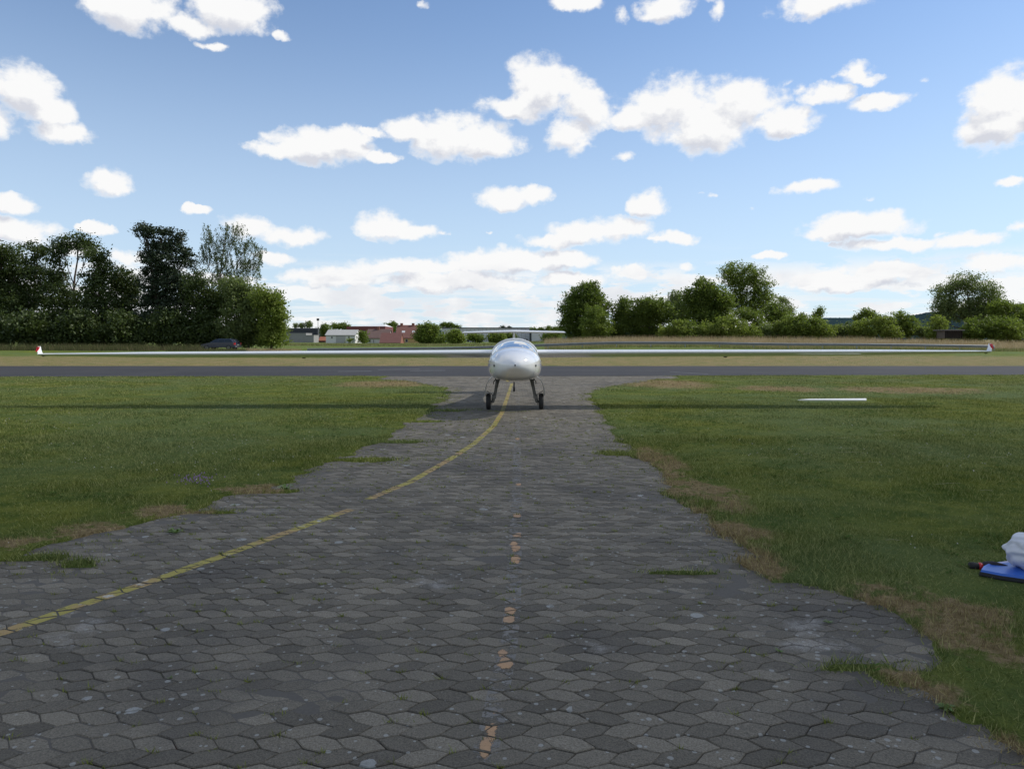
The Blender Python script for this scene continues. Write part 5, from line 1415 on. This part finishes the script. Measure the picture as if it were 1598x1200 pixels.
# ---------------------------------------------------------------- white ground marker on the right lawn
a, b_, c_, d_ = gr(1245, 626.2), gr(1352, 626.8), gr(1352, 624.2), gr(1262, 624.9)
mbv = [(p.x - a.x, p.y - a.y, z) for z in (-.01, .045) for p in (a, b_, c_, d_)]
o = MB().add(mbv, [(0, 3, 2, 1), (4, 5, 6, 7), (0, 1, 5, 4), (1, 2, 6, 5), (2, 3, 7, 6), (3, 0, 4, 7)]).build('ground_marker', mat('marker_white', (.72, .72, .70), .6, var=.1)); o.location = (a.x, a.y, .0)
tag(o, 'flat white marker slab lying in the lawn near the runway', 'marker')

# ---------------------------------------------------------------- things on the grass at the right edge
bp = gr(1534, 902)
mat_ = empty('blue_board', (bp.x, bp.y, .0)); tag(mat_, 'bright blue flat board with black rim lying on the grass at the right edge', 'board')
ol = [(-.035, -.015), (.05, -.10), (.25, -.22), (.55, -.30), (.80, -.16), (.86, .12), (.70, .22), (.35, .20), (.12, .13), (.03, .06)]
def ring(ol, z, k, c=(.4, .04)): return [(c[0] + (x - c[0]) * k, c[1] + (y - c[1]) * k, z) for x, y in ol]
n = len(ol); vs = ring(ol, .004, .97) + ring(ol, .028, 1.01) + ring(ol, .05, 1.0); fs = [(i * n + j, i * n + (j + 1) % n, (i + 1) * n + (j + 1) % n, (i + 1) * n + j) for i in range(2) for j in range(n)] + [tuple(range(2 * n, 3 * n))]
mesh_obj('rim', vs, fs, mat('black_foam', (.012, .013, .016), .7), mat_)
vs = ring(ol, .0505, .985) + ring(ol, .066, .97) + ring(ol, .060, .90); fs = [(i * n + j, i * n + (j + 1) % n, (i + 1) * n + (j + 1) % n, (i + 1) * n + j) for i in range(2) for j in range(n)] + [tuple(range(2 * n, 3 * n))]
mesh_obj('top_sheet', vs, fs, mat('blue_plastic', (.025, .12, .50), .35, var=.1, vscale=5), mat_)
# white bundle standing on it
wp = gr(1612, 903); bd = bmesh.new(); bmesh.ops.create_icosphere(bd, subdivisions=5, radius=1)
for v in bd.verts:
    p = v.co.copy(); a_ = Vector((p.x * 2.2, p.y * 2.2, p.z * 2.2))
    fold = mnoise.noise(a_ * .8 + Vector((3, 1, 7))) * .10 + .045 * math.sin(9 * p.z + 5 * mnoise.noise(a_ * .6)) * (1 - abs(p.z)) + .03 * math.sin(16 * p.x + 7 * p.z + 6 * mnoise.noise(a_ * .7 + Vector((9, 2, 2))))
    k = 1 + fold; sq = 1 / max(abs(p.x) ** 3 + abs(p.y) ** 3 + abs(p.z) ** 3, 1e-6) ** (1 / 3.0); sq = 1 + (sq - 1) * .85
    v.co = Vector((p.x * .235 * k * sq, p.y * .16 * k * sq, max(-.135, p.z * .150 * k * sq)))
me = bpy.data.meshes.new('white_cover'); bd.to_mesh(me); bd.free(); me.polygons.foreach_set('use_smooth', [True] * len(me.polygons)); me.materials.append(mat('white_cloth', (.60, .62, .66), .85, bump=.25, bscale=40))
o = bpy.data.objects.new('white_cover', me); o.location = (wp.x + .075, wp.y + .03, .178); o.scale = (.9, .9, .86); link(o); tag(o, 'crumpled white cloth cover bundled on the blue board', 'cover')
st_ = MB(); st_.tube([(-.10, -.15, -.10), (-.04, -.20, -.105), (.03, -.21, -.115), (.10, -.20, -.12)], [.006, .012, .012, .006], 6); st_.build('loose_edge', MATS['white_cloth'], o, smooth=True)
hp = gr(1512, 890); pz = .035
pou = empty('pouch', (hp.x, hp.y, .0), R(-12)); tag(pou, 'small black pouch with a red band lying beside the blue board', 'pouch')
pr = [(0, 0, pz, .001), (.004, 0, pz, .026), (.058, 0, pz, .024)]
MB().tube([(0, 0, pz), (.002, 0, pz), (.03, 0, pz), (.06, 0, pz)], [.004, .026, .027, .022], 12).build('end_cap', M_rub, pou, smooth=True)
MB().tube([(.058, 0, pz), (.062, 0, pz), (.080, 0, pz - .002), (.084, 0, pz - .002)], [.02, .0275, .028, .02], 12).build('red_band', M_gelr, pou, smooth=True)
MB().tube([(.08, 0, pz), (.10, 0, pz + .004), (.15, -.005, pz + .008), (.21, -.02, pz), (.27, -.03, pz - .01), (.30, -.03, pz - .012)], [.022, .032, .036, .032, .026, .005], 12).build('sleeve', mat('black_cloth', (.02, .018, .025), .9, bump=.5, bscale=25), pou, smooth=True)
